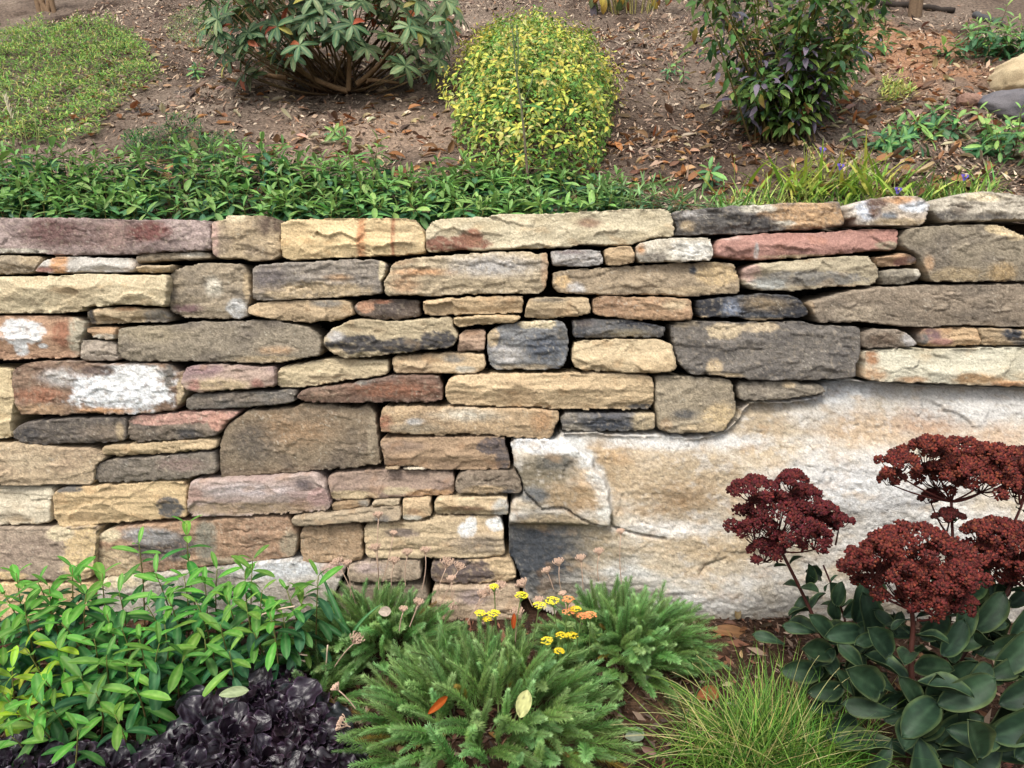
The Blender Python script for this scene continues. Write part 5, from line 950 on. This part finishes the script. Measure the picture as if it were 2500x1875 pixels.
yw, ywc = feathery('feathery_clump', 760, 1640, 1.72, .11, .08, .05, 34, 'few low feathery sprigs between the dark rosettes and the wall', 6)
def head(root, px, py, Y, c, r, name='flower_head', n=46, R=.0135, base=None):
    p = at(px, py, Y); b = np.array([p[0]+r.uniform(-.02, .02), min(1.98, Y+r.uniform(.0, .05)), p[2]-.13]) if base is None else base
    geo = [tube(bez(b, (b+p)/2+np.array([0, 0, .01]), p, 6), .0014, 5, G(120,146,80))]; fl = leaf_tpl(1, .8, 'ovate', 2, 1, .2, .5, c, np.asarray(c)*1.1, seed=3); Ms = []
    for k in range(n):
        a = r.uniform(0, 6.28); q = math.sqrt(r.random())*R; o = np.array([math.cos(a)*q, math.sin(a)*q, .006*(1-(q/R)**2)])
        for j in range(3): Ms.append(frame(p+o, [math.cos(a+j*2.1), math.sin(a+j*2.1), .5], [0, -.3, 1], .0042))
    for k in range(6): a = k*1.05; geo.append(tube([p-np.array([0, 0, .016]), p+np.array([math.cos(a)*R*.7, math.sin(a)*R*.7, 0])], .0008, 4, G(120,146,80)))
    geo.append(stamp(fl, Ms, .12, 2)); return part(name, root, join(geo), M_LEAFM)
yel = lin(250,226,60,.95); ylo = lin(244,212,54,.95); org = lin(240,160,104,.95)
for px, py, c, R in ((1273,1454,yel,.014),(1317,1479,yel,.015),(1349,1467,yel,.016),(1336,1565,ylo,.015),(1371,1552,ylo,.013),(1396,1552,ylo,.013),(1365,1590,ylo,.011),(1173,1498,yel,.013),(1189,1513,yel,.010),(1206,1498,yel,.014),(1206,1433,yel,.010),(1387,1464,org,.014),(1388,1494,org,.014),(1420,1504,org,.013),(1441,1502,org,.014),(1405,1488,ylo,.012),(1392,1525,G(150,176,110),.010)):
    head(yf, px, py, 1.66, c, rb, R=R*1.15, n=60)
DC = lin(200,170,148,.8)
def umbel(root, px, py, Y, R, base_px, seed, c=DC, by=None):
    r = random.Random(seed); p = at(px, py, Y); b = at(*base_px, Y if by is None else by); ax = unit(p-b); e1 = unit(cross3(ax, [.1, 1, .2])); e2 = cross3(ax, e1)
    geo = [tube(bez(b, (b+p)/2+np.array([r.uniform(-.01, .01), 0, 0]), p-ax*R*1.0, 6), .0014, 5, c*.85, c)]; o0 = p-ax*R*1.0
    for k in range(9):
        a = k*2.399; q = R*math.sqrt((k+.5)/9); m = o0+ax*R*(1.0-.25*(q/R)**2)*.75+e1*math.cos(a)*q*.7+e2*math.sin(a)*q*.7
        geo.append(tube([o0, o0*.5+m*.5+ax*.001, m], .0009, 4, c))
        for j in range(5):
            t = m+ax*R*.28+e1*math.cos(a+j*1.4)*R*.24+e2*math.sin(a+j*1.4)*R*.24; geo.append(tube([m, t], .0009, 4, c)); geo.append(tube([t, t+ax*.0020, t+ax*.0040], [.0011, .0018, .0008], 5, c*1.05))
    part('dried_flower_head', root, join(geo), M_DRY)
for i, (px, py, R, bx, by_) in enumerate(((924,1254,.016,925,1420),(962,1300,.012,935,1420),(995,1345,.018,990,1430),(1040,1340,.018,1030,1440),(822,1368,.022,870,1480),(848,1372,.016,855,1470),(916,1333,.020,925,1440),(964,1365,.018,955,1430),(1095,1368,.026,1060,1480),(1125,1380,.020,1075,1480))):
    umbel(yl, px, py, 1.93, R, (bx, by_), 100+i)
for i, (px, py, R, bx, by_) in enumerate(((1024,1467,.016,1000,1530),(986,1485,.013,975,1540),(1264,1490,.022,1258,1580),(1273,1420,.020,1300,1480),(1200,1440,.022,1150,1500),(1180,1448,.018,1140,1520),(1225,1425,.018,1200,1500),(1103,1410,.014,1110,1480),(1106,1482,.016,1110,1440),(875,1555,.026,810,1640),(818,1676,.013,868,1730),(828,1764,.022,856,1775),(1317,1462,.016,1310,1520),(1374,1448,.012,1380,1500),(1395,1478,.02,1378,1500))):
    umbel(yf, px, py, 1.74 if py < 1600 else 1.5, R, (bx, by_), 130+i)
for i, (px, py, R, bx, by_) in enumerate(((1364,1368,.020,1372,1450),(1418,1359,.018,1424,1440),(1463,1343,.018,1462,1420),(1334,1390,.016,1352,1440),(1516,1295,.014,1517,1420))):
    umbel(yr, px, py, 1.95, R, (bx, by_), 160+i)
# bleached stalks lying between the plants
stk = thing('dead_stalks', low(700, 1640), 'bleached dead flower stalks lying between the shrub and the feathery clump', 'stalks')
for (a, b) in (((640,1590),(745,1615)),((655,1600),(735,1625)),((700,1600),(750,1600)),((795,1650),(800,1575)),((640,1500),(720,1480)),((655,1573),(735,1570))):
    A, B = at(*a, 1.74), at(*b, 1.72); part('stalk', stk, tube(bez(A, (A+B)/2+np.array([0, 0, .006]), B, 5), .0022, 5, lin(214,190,164)), M_DRY)
umbel(stk, 622, 1600, 1.74, .022, (690,1612), 200); umbel(stk, 700, 1590, 1.73, .013, (715,1612), 201)
# two broad grass blades left of the flowers
gl_ = thing('broad_grass', low(850, 1560), 'few wide dark green grass blades arching beside the left feathery clump', 'grass')
GB = leaf_tpl(1, .085, 'blade', 10, 2, .45, .5, G(60,116,64), G(80,136,80), rib=G(120,160,120), seed=9)
for (a, b, L) in (((850,1560),(780,1400),.22),((845,1560),(720,1490),.20),((855,1545),(780,1478),.16),((860,1550),(900,1490),.14)):
    A = at(*a, 1.80); B = at(*b, 1.76); part('blade', gl_, stamp(GB, [frame(A, B-A+np.array([0, 0, .03]), [0, -.6, 1], L*1.0)], .05, 1), M_LEAFM)

# fine grass tussock
tb = np.array([at(1880, 1800, 1.50)[0], 1.46, 0]); tb[2] = gz(tb[0], tb[1]); ts = thing('grass_tussock', tb, 'fine yellow green grass tussock at the bottom right of centre', 'grass')
rt = random.Random(6); MsG = {}
TG = [[leaf_tpl(1, 1, 'blade', 9, 1, a, .01, c, np.asarray(c)*1.2, seed=i) for a in (.25, .55, .9, 1.25)] for i, c in enumerate((G(78,122,40), G(104,144,54), G(132,162,70), G(56,96,36), G(176,172,104), G(196,180,130)))]
for k in range(1900):
    th = rt.uniform(0, 6.283); tilt = abs(rt.gauss(.25, .6)); d = np.array([math.cos(th)*math.sin(tilt), math.sin(th)*math.sin(tilt), math.cos(tilt)])
    b = tb+np.array([rt.gauss(0, .085), rt.gauss(0, .06), -.02]); ci = rt.choices(range(6), (.26, .28, .18, .16, .07, .05))[0]
    MsG.setdefault((ci, rt.choices(range(4), (.3, .35, .25, .1))[0]), []).append(frame(b, d, [-d[0], -d[1], .7], rt.uniform(.15, .33), rt.uniform(.0026, .0044)))
part('blades', ts, join([stamp(TG[k[0]][k[1]], m, .14, 3) for k, m in MsG.items()]), M_LEAFM, kind='stuff')
long_ = []
for (px, py) in ((1490,1770),(1560,1740),(1600,1690),(1500,1800),(1530,1862),(1640,1640),(1690,1620),(2100,1680),(2150,1750),(2180,1790),(2080,1650),(2000,1600),(1580,1850),(1700,1600),(2200,1870),(1620,1700),(1960,1590),(2050,1630)):
    e = at(px, py, tb[1]+rt.uniform(-.05, .08)); b = tb+np.array([rt.gauss(0, .04), rt.gauss(0, .03), 0]); m = (b+e)/2+np.array([0, 0, .085])
    long_.append(tube(bez(b, m, e, 12), np.linspace(.0016, .0005, 12), 4, G(130,158,66), G(206,196,140)))
part('long_blades', ts, join(long_), M_LEAFM, kind='stuff')

# sedum: stems, fleshy leaves, dark red flower heads
sb = np.array([at(2230, 1850, 1.45)[0], 1.50, 0]); sb[2] = gz(sb[0], sb[1]); sd_ = thing('stonecrop', sb, 'stonecrop with dark red flower heads and fleshy leaves at the lower right', 'plant')
SL = [leaf_tpl(1, w, 'obov' if k == 2 else 'ell', 12, 4, d, f, G(32,52,38), G(44,66,44), rib=G(52,74,52), rim=G(96,112,70), seed=80+k, cup=cp, thick=.028, teeth=.09, wave=.03) for k, (w, d, f, cp) in enumerate(((.48, .45, .12, .3), (.54, .15, .05, .5), (.50, .7, .15, .2), (.42, .3, .15, .45)))]
insts = []; rs = random.Random(15)
RED = G(92,44,38)
FLc = [lin(80,30,28), lin(92,37,31), lin(80,27,32), lin(106,50,36), lin(56,22,20)]
flo = []
for k, c in enumerate(FLc):                      # one bud: a little five-pointed capsule
    th = np.arange(5)*math.pi/2.5; ca, sa = np.cos(th), np.sin(th)
    V = np.concatenate([np.stack([ca*.52, sa*.52, np.full(5, -.25)], -1), np.stack([ca*.34, sa*.34, np.full(5, .62)], -1), [[0, 0, .15]]])
    F = []
    for i in range(5): j = (i+1) % 5; F += [(i, j, 5+j), (i, 5+j, 5+i), (5+i, 5+j, 10)]
    C = np.tile(c, (11, 1)); C[:5] *= .7; C[5:10] *= 1.5; C[10] *= .5; flo.append((V, np.array(F), C))
def sed_head(parent_st, subs, Y, neck, tone=(0, 1, 2, 3, 4)):
    """subs: clusters of the head as seen (x, y, rx, ry); each a dome of florets on its own stalk"""
    N = at(*neck, Y); geo = []; Ms = {}
    for (x, y, rx, ry_) in subs:
        Yc = Y+rs.uniform(-.05, .06); c = at(x, y, Yc); s = (Yc*math.cos(PITCH)+(CAM_H-c[2])*math.sin(PITCH))/FPX; a, b = rx*s, ry_*s
        foot = c-np.array([0, 0, b*1.0]); geo.append(tube(bez(N, (N+foot)/2+np.array([0, 0, -.012]), foot, 7), np.linspace(.0028, .0016, 7), 5, RED*.8, RED*.7))
        nk = max(5, int(9+a*b*3500)); knobs = []
        for k in range(nk):
            th = k*2.399+rs.uniform(-.3, .3); q = math.sqrt((k+.5)/nk); dz = math.sqrt(max(0, 1-q*q)); w = rs.uniform(.82, 1.15)
            kp = c+np.array([math.cos(th)*q*a*w, math.sin(th)*q*a*.9*w, b*(1.45*dz-.75)]); knobs.append((kp, unit(np.array([math.cos(th)*q*.8, math.sin(th)*q*.8, .5+dz]))))
            geo.append(tube([foot, (foot+kp)/2-np.array([0, 0, .008]), kp], [.0015, .0012, .0009], 4, RED*.5))
        kr = 1.5*math.sqrt(a*max(b, a*.5)/nk)
        for kp, kd in knobs:
            for j in range(int(26+kr*3000)):
                v = unit([rs.gauss(0, 1), rs.gauss(0, 1), rs.gauss(0, 1)]); v = v if float(v @ kd) > -.25 else -v
                p = kp+v*kr*rs.uniform(.55, 1.05)*np.array([1, 1, .8]); d = unit(v+kd*.6)
                Ms.setdefault(rs.choice(tone), []).append(frame(p, [d[1], -d[0], .01], d, rs.uniform(.0045, .0065)))
    for k, m in Ms.items(): geo.append(stamp(flo[k], m, .22, k))
    part('flower_head', sd_, join(geo), M_SEDF).parent = parent_st
def sed_stem(pts, rad, Y, leaves=True, L=.10, n=8, start=.0):
    P = np.array([at(x, y, yy) for x, y, yy in pts]); t = np.linspace(0, 1, len(P)); tt = np.linspace(0, 1, 14); path = np.stack([np.interp(tt, t, P[:, k]) for k in range(3)], -1)
    path[1:-1] = (path[:-2]+2*path[1:-1]+path[2:])/4
    st = part('flower_stem', sd_, tube(path, np.linspace(rad, rad*.62, 14)*.72, 8, G(66,40,30), G(84,46,40)), M_SEDL)
    for i in range(n):
        f = start+(1-start)*(i+.3)/n; k = min(12, int(f*13)); p = path[k]+(path[k+1]-path[k])*(f*13-k); ax = unit(path[k+1]-path[k]); e1 = unit(cross3(ax, [.2, 1, .1])); e2 = cross3(ax, e1); ph = i*1.35+rs.uniform(-.3, .3)
        for s in (0, math.pi):
            o = e1*math.cos(ph+s)+e2*math.sin(ph+s); el = rs.uniform(.1, .6); ln = L*(1.15-.85*f)*rs.uniform(.85, 1.15)
            d = o*math.cos(el)+ax*math.sin(el); insts.append((rs.randrange(4), frame(p+o*rad*.6, d, ax*math.cos(el)-o*math.sin(el), max(.022, ln)), st))
    return st
S1 = sed_stem([(2065,1660,1.62),(2010,1560,1.66),(1960,1450,1.70),(1905,1340,1.72)], .0085, 1.7, n=6, L=.10)
sed_head(S1, [(1845,1195,55,32),(1900,1265,105,62),(1935,1175,32,30),(1965,1215,38,35),(1985,1265,45,30),(1850,1295,50,40),(1990,1310,38,35),(1870,1345,38,30),(2015,1245,28,20)], 1.72, (1905,1345), (0, 1, 2, 2, 4))
S1b = sed_stem([(2090,1640,1.66),(2060,1500,1.70),(2010,1380,1.73)], .005, 1.7, n=4, L=.07); sed_head(S1b, [(2050,1272,32,16)], 1.74, (2040,1330), (0, 2, 4))
S2 = sed_stem([(2215,1870,1.40),(2232,1740,1.42),(2222,1600,1.44),(2230,1540,1.45),(2226,1485,1.45)], .0105, 1.44, n=6, L=.125)
sed_head(S2, [(2140,1370,75,45),(2240,1330,90,50),(2320,1370,75,50),(2210,1420,95,55),(2160,1330,45,35),(2280,1430,70,45),(2345,1410,45,40),(2100,1390,45,30),(2250,1460,60,30)], 1.45, (2226,1490), (0, 1, 1, 4, 3))
sed_head(S2, [(2335,1470,40,25)], 1.43, (2240,1515), (0, 1, 4))
S3 = sed_stem([(2320,1640,1.52),(2370,1570,1.54),(2440,1480,1.56),(2480,1410,1.57)], .0105, 1.55, n=5, L=.10)
sed_head(S3, [(2440,1310,70,45),(2500,1330,70,60),(2470,1395,60,40),(2540,1400,60,50),(2400,1300,35,30),(2420,1350,40,30),(2560,1300,50,40)], 1.57, (2480,1420), (0, 1, 3, 4))
S4 = sed_stem([(2300,1640,1.62),(2320,1500,1.66),(2328,1380,1.68),(2322,1210,1.70)], .0075, 1.68, n=7, L=.07)
sed_head(S4, [(2195,1130,45,30),(2270,1115,70,42),(2350,1105,60,38),(2425,1125,60,45),(2290,1165,60,32),(2400,1170,65,36),(2450,1150,35,30),(2280,1090,45,25),(2180,1165,28,20),(2340,1150,60,35)], 1.70, (2322,1225), (0, 1, 3, 3, 4))
S5 = sed_stem([(2330,1640,1.66),(2400,1420,1.70),(2470,1290,1.72),(2500,1220,1.72)], .006, 1.7, n=6, L=.06)
sed_head(S5, [(2490,1120,45,28),(2510,1165,55,30),(2530,1130,50,30),(2480,1195,30,20)], 1.72, (2490,1230), (0, 1, 4))
sed_head(S4, [(2275,1212,22,16),(2320,1260,28,16)], 1.71, (2310,1300), (0, 4))
# broad lower leaves of the clump
for (x, y, Y, L, dx, dz) in ((2030,1560,1.62,.11,-.5,.5),(1990,1545,1.64,.10,-1,.15),(2090,1520,1.60,.12,.1,.9),(2060,1600,1.55,.12,.4,.7),(2130,1560,1.55,.13,-.2,.9),(2010,1640,1.58,.12,-.8,-.1),(2060,1680,1.52,.13,-.6,-.2),(2110,1640,1.50,.13,-.4,.4),
        (2170,1600,1.48,.13,-.6,.5),(2150,1690,1.44,.15,-.7,.3),(2190,1740,1.41,.15,-.8,.0),(2180,1800,1.39,.15,-.3,-.7),(2240,1800,1.37,.16,.1,-1),(2290,1720,1.40,.15,.8,.35),(2310,1780,1.39,.15,.7,-.3),(2330,1690,1.43,.14,.7,.5),(2300,1600,1.48,.13,.4,.8),
        (2340,1560,1.50,.14,.1,1),(2380,1540,1.52,.14,.5,.8),(2400,1600,1.50,.13,.9,.3),(2380,1660,1.46,.14,.8,.2),(2430,1640,1.48,.14,.5,.6),(2440,1720,1.42,.15,.7,.4),(2470,1560,1.54,.13,.5,.8),(2480,1640,1.48,.14,.7,.2),(2420,1800,1.38,.16,.5,.2),(2490,1760,1.40,.16,.5,.5),(2390,1850,1.35,.15,-.4,.6),(2480,1850,1.35,.16,.4,.5),
        (2330,1850,1.36,.14,.2,-.8),(2460,1480,1.6,.10,.6,.5),(2090,1750,1.48,.11,-.5,-.4),(2250,1560,1.5,.11,.4,.6),(2190,1550,1.52,.11,-.5,.6),(2520,1700,1.45,.15,.5,.4),(2120,1480,1.66,.09,-.3,.8),(2050,1480,1.68,.09,-.5,.8),(2360,1480,1.6,.11,.2,.9),(2420,1470,1.62,.1,-.2,.9),(2300,1480,1.62,.09,-.3,.8),(2390,1400,1.66,.09,.6,.6)):
    p = at(x, y, Y); insts.append((rs.randrange(3), frame(p, [dx, -.35, dz+.35], [-dx*.3, -.85, .5], L*rs.uniform(.75, .95)), None))
    for _ in range(2):                           # more leaves deeper in the clump
        q = p+np.array([rs.gauss(0, .045), rs.uniform(.02, .09), rs.gauss(-.02, .035)]); q[2] = max(q[2], gz(q[0], q[1])+.02)
        insts.append((rs.randrange(4), frame(q, [rs.gauss(0, .6), -.35, rs.gauss(.6, .4)], [rs.gauss(0, .3), -.7, .6], L*rs.uniform(.6, .9)), None))
foliage(sd_, insts, SL, M_SEDL, 300, seed=90)

# leaves resting on the plants and on the bed that stand out
# ------------------------------------------------------------------ mulch and fallen leaves
def chips(name, xr_, yr_, n, fn, label, seed, cols, size, dens=None):
    r = np.random.default_rng(seed); X = r.uniform(*xr_, n); Y = yr_[0]+(yr_[1]-yr_[0])*r.random(n)**1.15
    if dens is not None:                         # patchy: bare earth shows between the drifts
        ok = r.random(n) < np.clip(.55+1.3*fbm(X*1.6, Y*2.0, seed, 4), .22, 1)*dens(X, Y); X, Y = X[ok], Y[ok]; n = len(X)
    Z = fn(X, Y); L = size*r.lognormal(0, .5, n); W = L*r.uniform(.12, .4, n); th = r.uniform(0, 2*math.pi, n)
    e = 1e-2; gx = (fn(X+e, Y)-Z)/e; gy = (fn(X, Y+e)-Z)/e
    ax = np.stack([np.cos(th), np.sin(th), gx*np.cos(th)+gy*np.sin(th)+r.normal(0, .4, n)], -1); bx = np.stack([-np.sin(th), np.cos(th), -gx*np.sin(th)+gy*np.cos(th)+r.normal(0, .3, n)], -1)
    c = np.stack([X, Y, Z+.004+L*.06], -1); up_ = np.array([0, 0, 1.])
    q = [c-ax*L[:, None]/2-bx*W[:, None]*.3, c-bx*W[:, None]/2+up_*W[:, None, None][:, 0]*.3, c+ax*L[:, None]/2, c+bx*W[:, None]/2]
    V = np.stack(q, 1).reshape(-1, 3); a = np.arange(n)*4; F = np.concatenate([np.stack([a, a+1, a+3], -1), np.stack([a+1, a+2, a+3], -1)])
    C = np.array(cols)[r.integers(0, len(cols), n)]*(1+.2*r.standard_normal((n, 1))); C = np.repeat(np.clip(C, .01, .8), 4, 0)
    o = obj(name, mesh(name, V, F, M_CHIP, C, False)); return tag(o, label, 'mulch', kind='stuff')
cu = [lin(146,122,104), lin(112,92,78), lin(78,62,54), lin(180,154,130), lin(60,48,42), lin(206,186,162), lin(156,120,94), lin(126,106,94), lin(94,78,68), lin(150,134,118)]
chips('bark_mulch', (-2.9, 2.9), (2.45, 6.2), 150000, z_up, 'shredded brown bark mulch covering the bank above the wall', 61, cu, .017, lambda X, Y: np.where(X > .35, 1.0, .75)*np.where((X > 1.5) & (Y > 3.6), .5, 1))
cl = [lin(96,72,58), lin(78,58,48), lin(120,96,80), lin(60,46,38), lin(150,128,110), lin(120,84,66), lin(88,74,66)]
chips('bed_mulch', (-1.7, 1.7), (1.0, 2.06), 24000, z_low, 'dark shredded mulch on the bed at the foot of the wall', 62, cl, .016)
FL = [leaf_tpl(1, .34, 'ell', 5, 2, d, f, (1, 1, 1), (.85, .8, .75), rib=(.8, .72, .6), seed=k, cup=cc, twist=tw) for k, (d, f, cc, tw) in enumerate(((.3, .3, .3, .4), (-.4, .2, .5, -.5), (.5, .5, .2, .9), (.1, .1, .6, 0), (-.2, .6, 0, .7)))]
FB = [leaf_tpl(1, .55, 'ovate', 5, 2, d, f, (1, 1, 1), (.85, .8, .75), rib=(.8, .72, .6), seed=10+k, cup=.3) for k, (d, f) in enumerate(((.3, .2), (-.3, .3)))]
LT = FL+FB
def leaf_pose(p, L, r, lift=.006):
    d = np.array([r.gauss(0, 1), r.gauss(0, .7), r.gauss(0, .22)]); n_ = np.array([r.gauss(0, .35), r.gauss(0, .35)-.25, 1])
    return frame(np.asarray(p)+np.array([0, 0, lift]), d, n_, L)
rl = random.Random(77); fme = [mesh('fallen_leaf', *t[:2], M_FALL, t[2]) for t in LT]
def litter_ok(x, y):                              # where the photograph shows drifts of leaves on the bank
    for cx, cy, rx, ry, w in ((-.75, 3.05, .75, .35, 1), (-.2, 3.5, .6, .5, .6), (.62, 2.95, .45, .4, 1), (1.5, 3.2, .8, .6, .9), (1.9, 4.2, .7, .8, .6), (-1.6, 4.2, .8, .8, .35), (0, 4.6, 1.5, .6, .25), (.9, 3.8, .5, .4, .4), (1.1, 2.8, .9, .2, .8)):
        if (x-cx)**2/rx**2+(y-cy)**2/ry**2 < 1 and rl.random() < w: return True
    return rl.random() < .06
pts = []
while len(pts) < 2600:
    x, y = rl.uniform(-2.4, 2.6), rl.uniform(2.55, 5.0)
    if litter_ok(x, y): pts.append((x, y))
Ms = [leaf_pose([x, y, zz_], rl.uniform(.03, .075)*(1.15 if y < 3.6 else 1), rl) for (x, y), zz_ in zip(pts, z_up(np.array(pts)[:, 0], np.array(pts)[:, 1]))]
def seen(M):
    X, Y = proj(M[:3, 3]); return 0 < X < 2500 and 0 < Y < 500
big = sorted([i for i in range(len(Ms)) if seen(Ms[i])], key=lambda i: -np.linalg.norm(Ms[i][:3, 1])/Ms[i][1, 3])[:170]; bs = set(big)
for i in big:
    o = obj('fallen_leaf', fme[rl.randrange(len(LT))], None, Matrix(Ms[i].tolist())); tag(o, 'dry curled brown leaf lying on the mulched bank above the wall', 'leaf', 'dry leaves scattered on the bank')
rest_cols = [lin(150,112,80), lin(186,138,92), lin(200,176,138), lin(212,194,160), lin(124,94,72), lin(176,120,78)]
gl = []
for k in range(len(LT)):
    for ci, cc in enumerate(rest_cols):
        mm = [Ms[i] for i in range(len(Ms)) if i not in bs and i % len(LT) == k and (i//len(LT)) % len(rest_cols) == ci]
        if mm: gl.append(stamp((LT[k][0], LT[k][1], LT[k][2]*cc), mm, .15, k*9+ci))
V, F, C = join(gl); tag(obj('leaf_litter', mesh('leaf_litter', V, F, M_LEAFM, C)), 'scattered small dry leaves covering the bank', 'leaf litter', kind='stuff')
# bed below
pl = []
for _ in range(420):
    x, y = rl.uniform(-1.4, 1.5), rl.uniform(1.15, 2.04); pl.append(leaf_pose([x, y, float(z_low(np.array([x]), np.array([y]))[0])], rl.uniform(.02, .05), rl))
for M in pl[:70]:
    X, Y = proj(M[:3, 3])
    if 0 < X < 2500 and Y < 1875: tag(obj('fallen_leaf', fme[rl.randrange(len(LT))], None, Matrix(M.tolist())), 'dry brown leaf lying on the dark bed at the wall foot', 'leaf', 'dry leaves on the lower bed')
gl = [stamp((LT[k][0], LT[k][1], LT[k][2]*rest_cols[(k*5) % 6]*.8), [pl[i] for i in range(70, 420) if i % 7 == k], .25, k) for k in range(7)]
V, F, C = join(gl); tag(obj('bed_litter', mesh('bed_litter', V, F, M_LEAFM, C)), 'small brown leaf scraps on the lower bed', 'leaf litter', kind='stuff')
def one_leaf(p, L, W, d, n_, c, label, shape='ell', spots=0, cup=.2, droop=.2):
    V, F, C = leaf_tpl(1, W, shape, 10, 4, droop, .08, c, np.asarray(c)*.92, rib=np.asarray(c)*1.1, seed=int(L*9999), cup=cup)
    if spots: C = C*(1-.6*sstep(.15, .35, fbm(V[:, 0]*9, V[:, 1]*9, 3, 3)))[:, None]
    tag(obj('fallen_leaf', mesh('fallen_leaf', V, F, M_LEAFM, C), None, Matrix(frame(p, d, n_, L).tolist())), label, 'leaf')
one_leaf(at(1270,1752,1.36), .060, .55, [.25, .25, .95], [-.2, -.9, .3], lin(206,206,140), 'oval speckled pale yellow leaf resting on the largest feathery clump', spots=1)
one_leaf(at(924,1495,1.79), .035, .75, [1, .1, .1], [.1, -.8, .6], lin(196,178,160), 'round pinkish beige leaf caught in the left feathery clump')
one_leaf(at(1045,1743,1.36), .075, .22, [1, .1, .75], [-.3, -.8, .6], lin(182,94,36), 'narrow curled orange leaf on the front of the largest feathery clump', cup=.8, droop=-.4)
one_leaf(at(1253,1535,1.70), .045, .3, [.05, -.1, 1], [0, -1, .2], lin(190,88,40), 'small upright red orange leaf below the yellow flowers', cup=.5)
one_leaf(at(535,1697,1.49), .068, .36, [1, .1, .18], [-.1, -.7, .8], lin(160,174,128), 'pale green leaf lying on the dark rosettes')
one_leaf(low(1525,1815)+np.array([0, 0, .02]), .055, .6, [1, .2, .1], [.1, -.7, .8], lin(146,156,136), 'grey green leaf lying between the feathery clump and the grass tussock')
one_leaf(low(1580,1690)+np.array([0, 0, .03]), .045, .5, [.1, .3, 1], [.1, -.9, .3], lin(150,156,142), 'grey pointed leaf standing at the foot of the right feathery clump', 'ovate')
one_leaf(low(1735,1545)+np.array([0, 0, .012]), .12, .34, [1, -.1, .0], [.1, -.5, 1], lin(150,110,74), 'large tan leaf lying in front of the boulder')
one_leaf(low(1800,1520)+np.array([0, 0, .012]), .045, .6, [.1, .4, 1], [0, -1, .4], lin(140,120,84), 'olive leaf leaning on the boulder foot', 'ovate')
one_leaf(low(750,1862)+np.array([0, 0, .02]), .06, .5, [.2, .5, .2], [0, -.7, .8], lin(176,140,70), 'mottled yellow brown leaf at the bottom edge beside the dark rosettes')
one_leaf(low(815,1850)+np.array([0, 0, .02]), .06, .55, [.6, .5, .2], [-.3, -.7, .8], lin(170,120,92), 'pinkish brown leaf between dark rosettes and the feathery clump')
one_leaf(low(1700,1720)+np.array([0, 0, .02]), .08, .5, [1, .4, .1], [-.1, -.6, .9], lin(160,96,62), 'large rusty leaf behind the grass tussock')
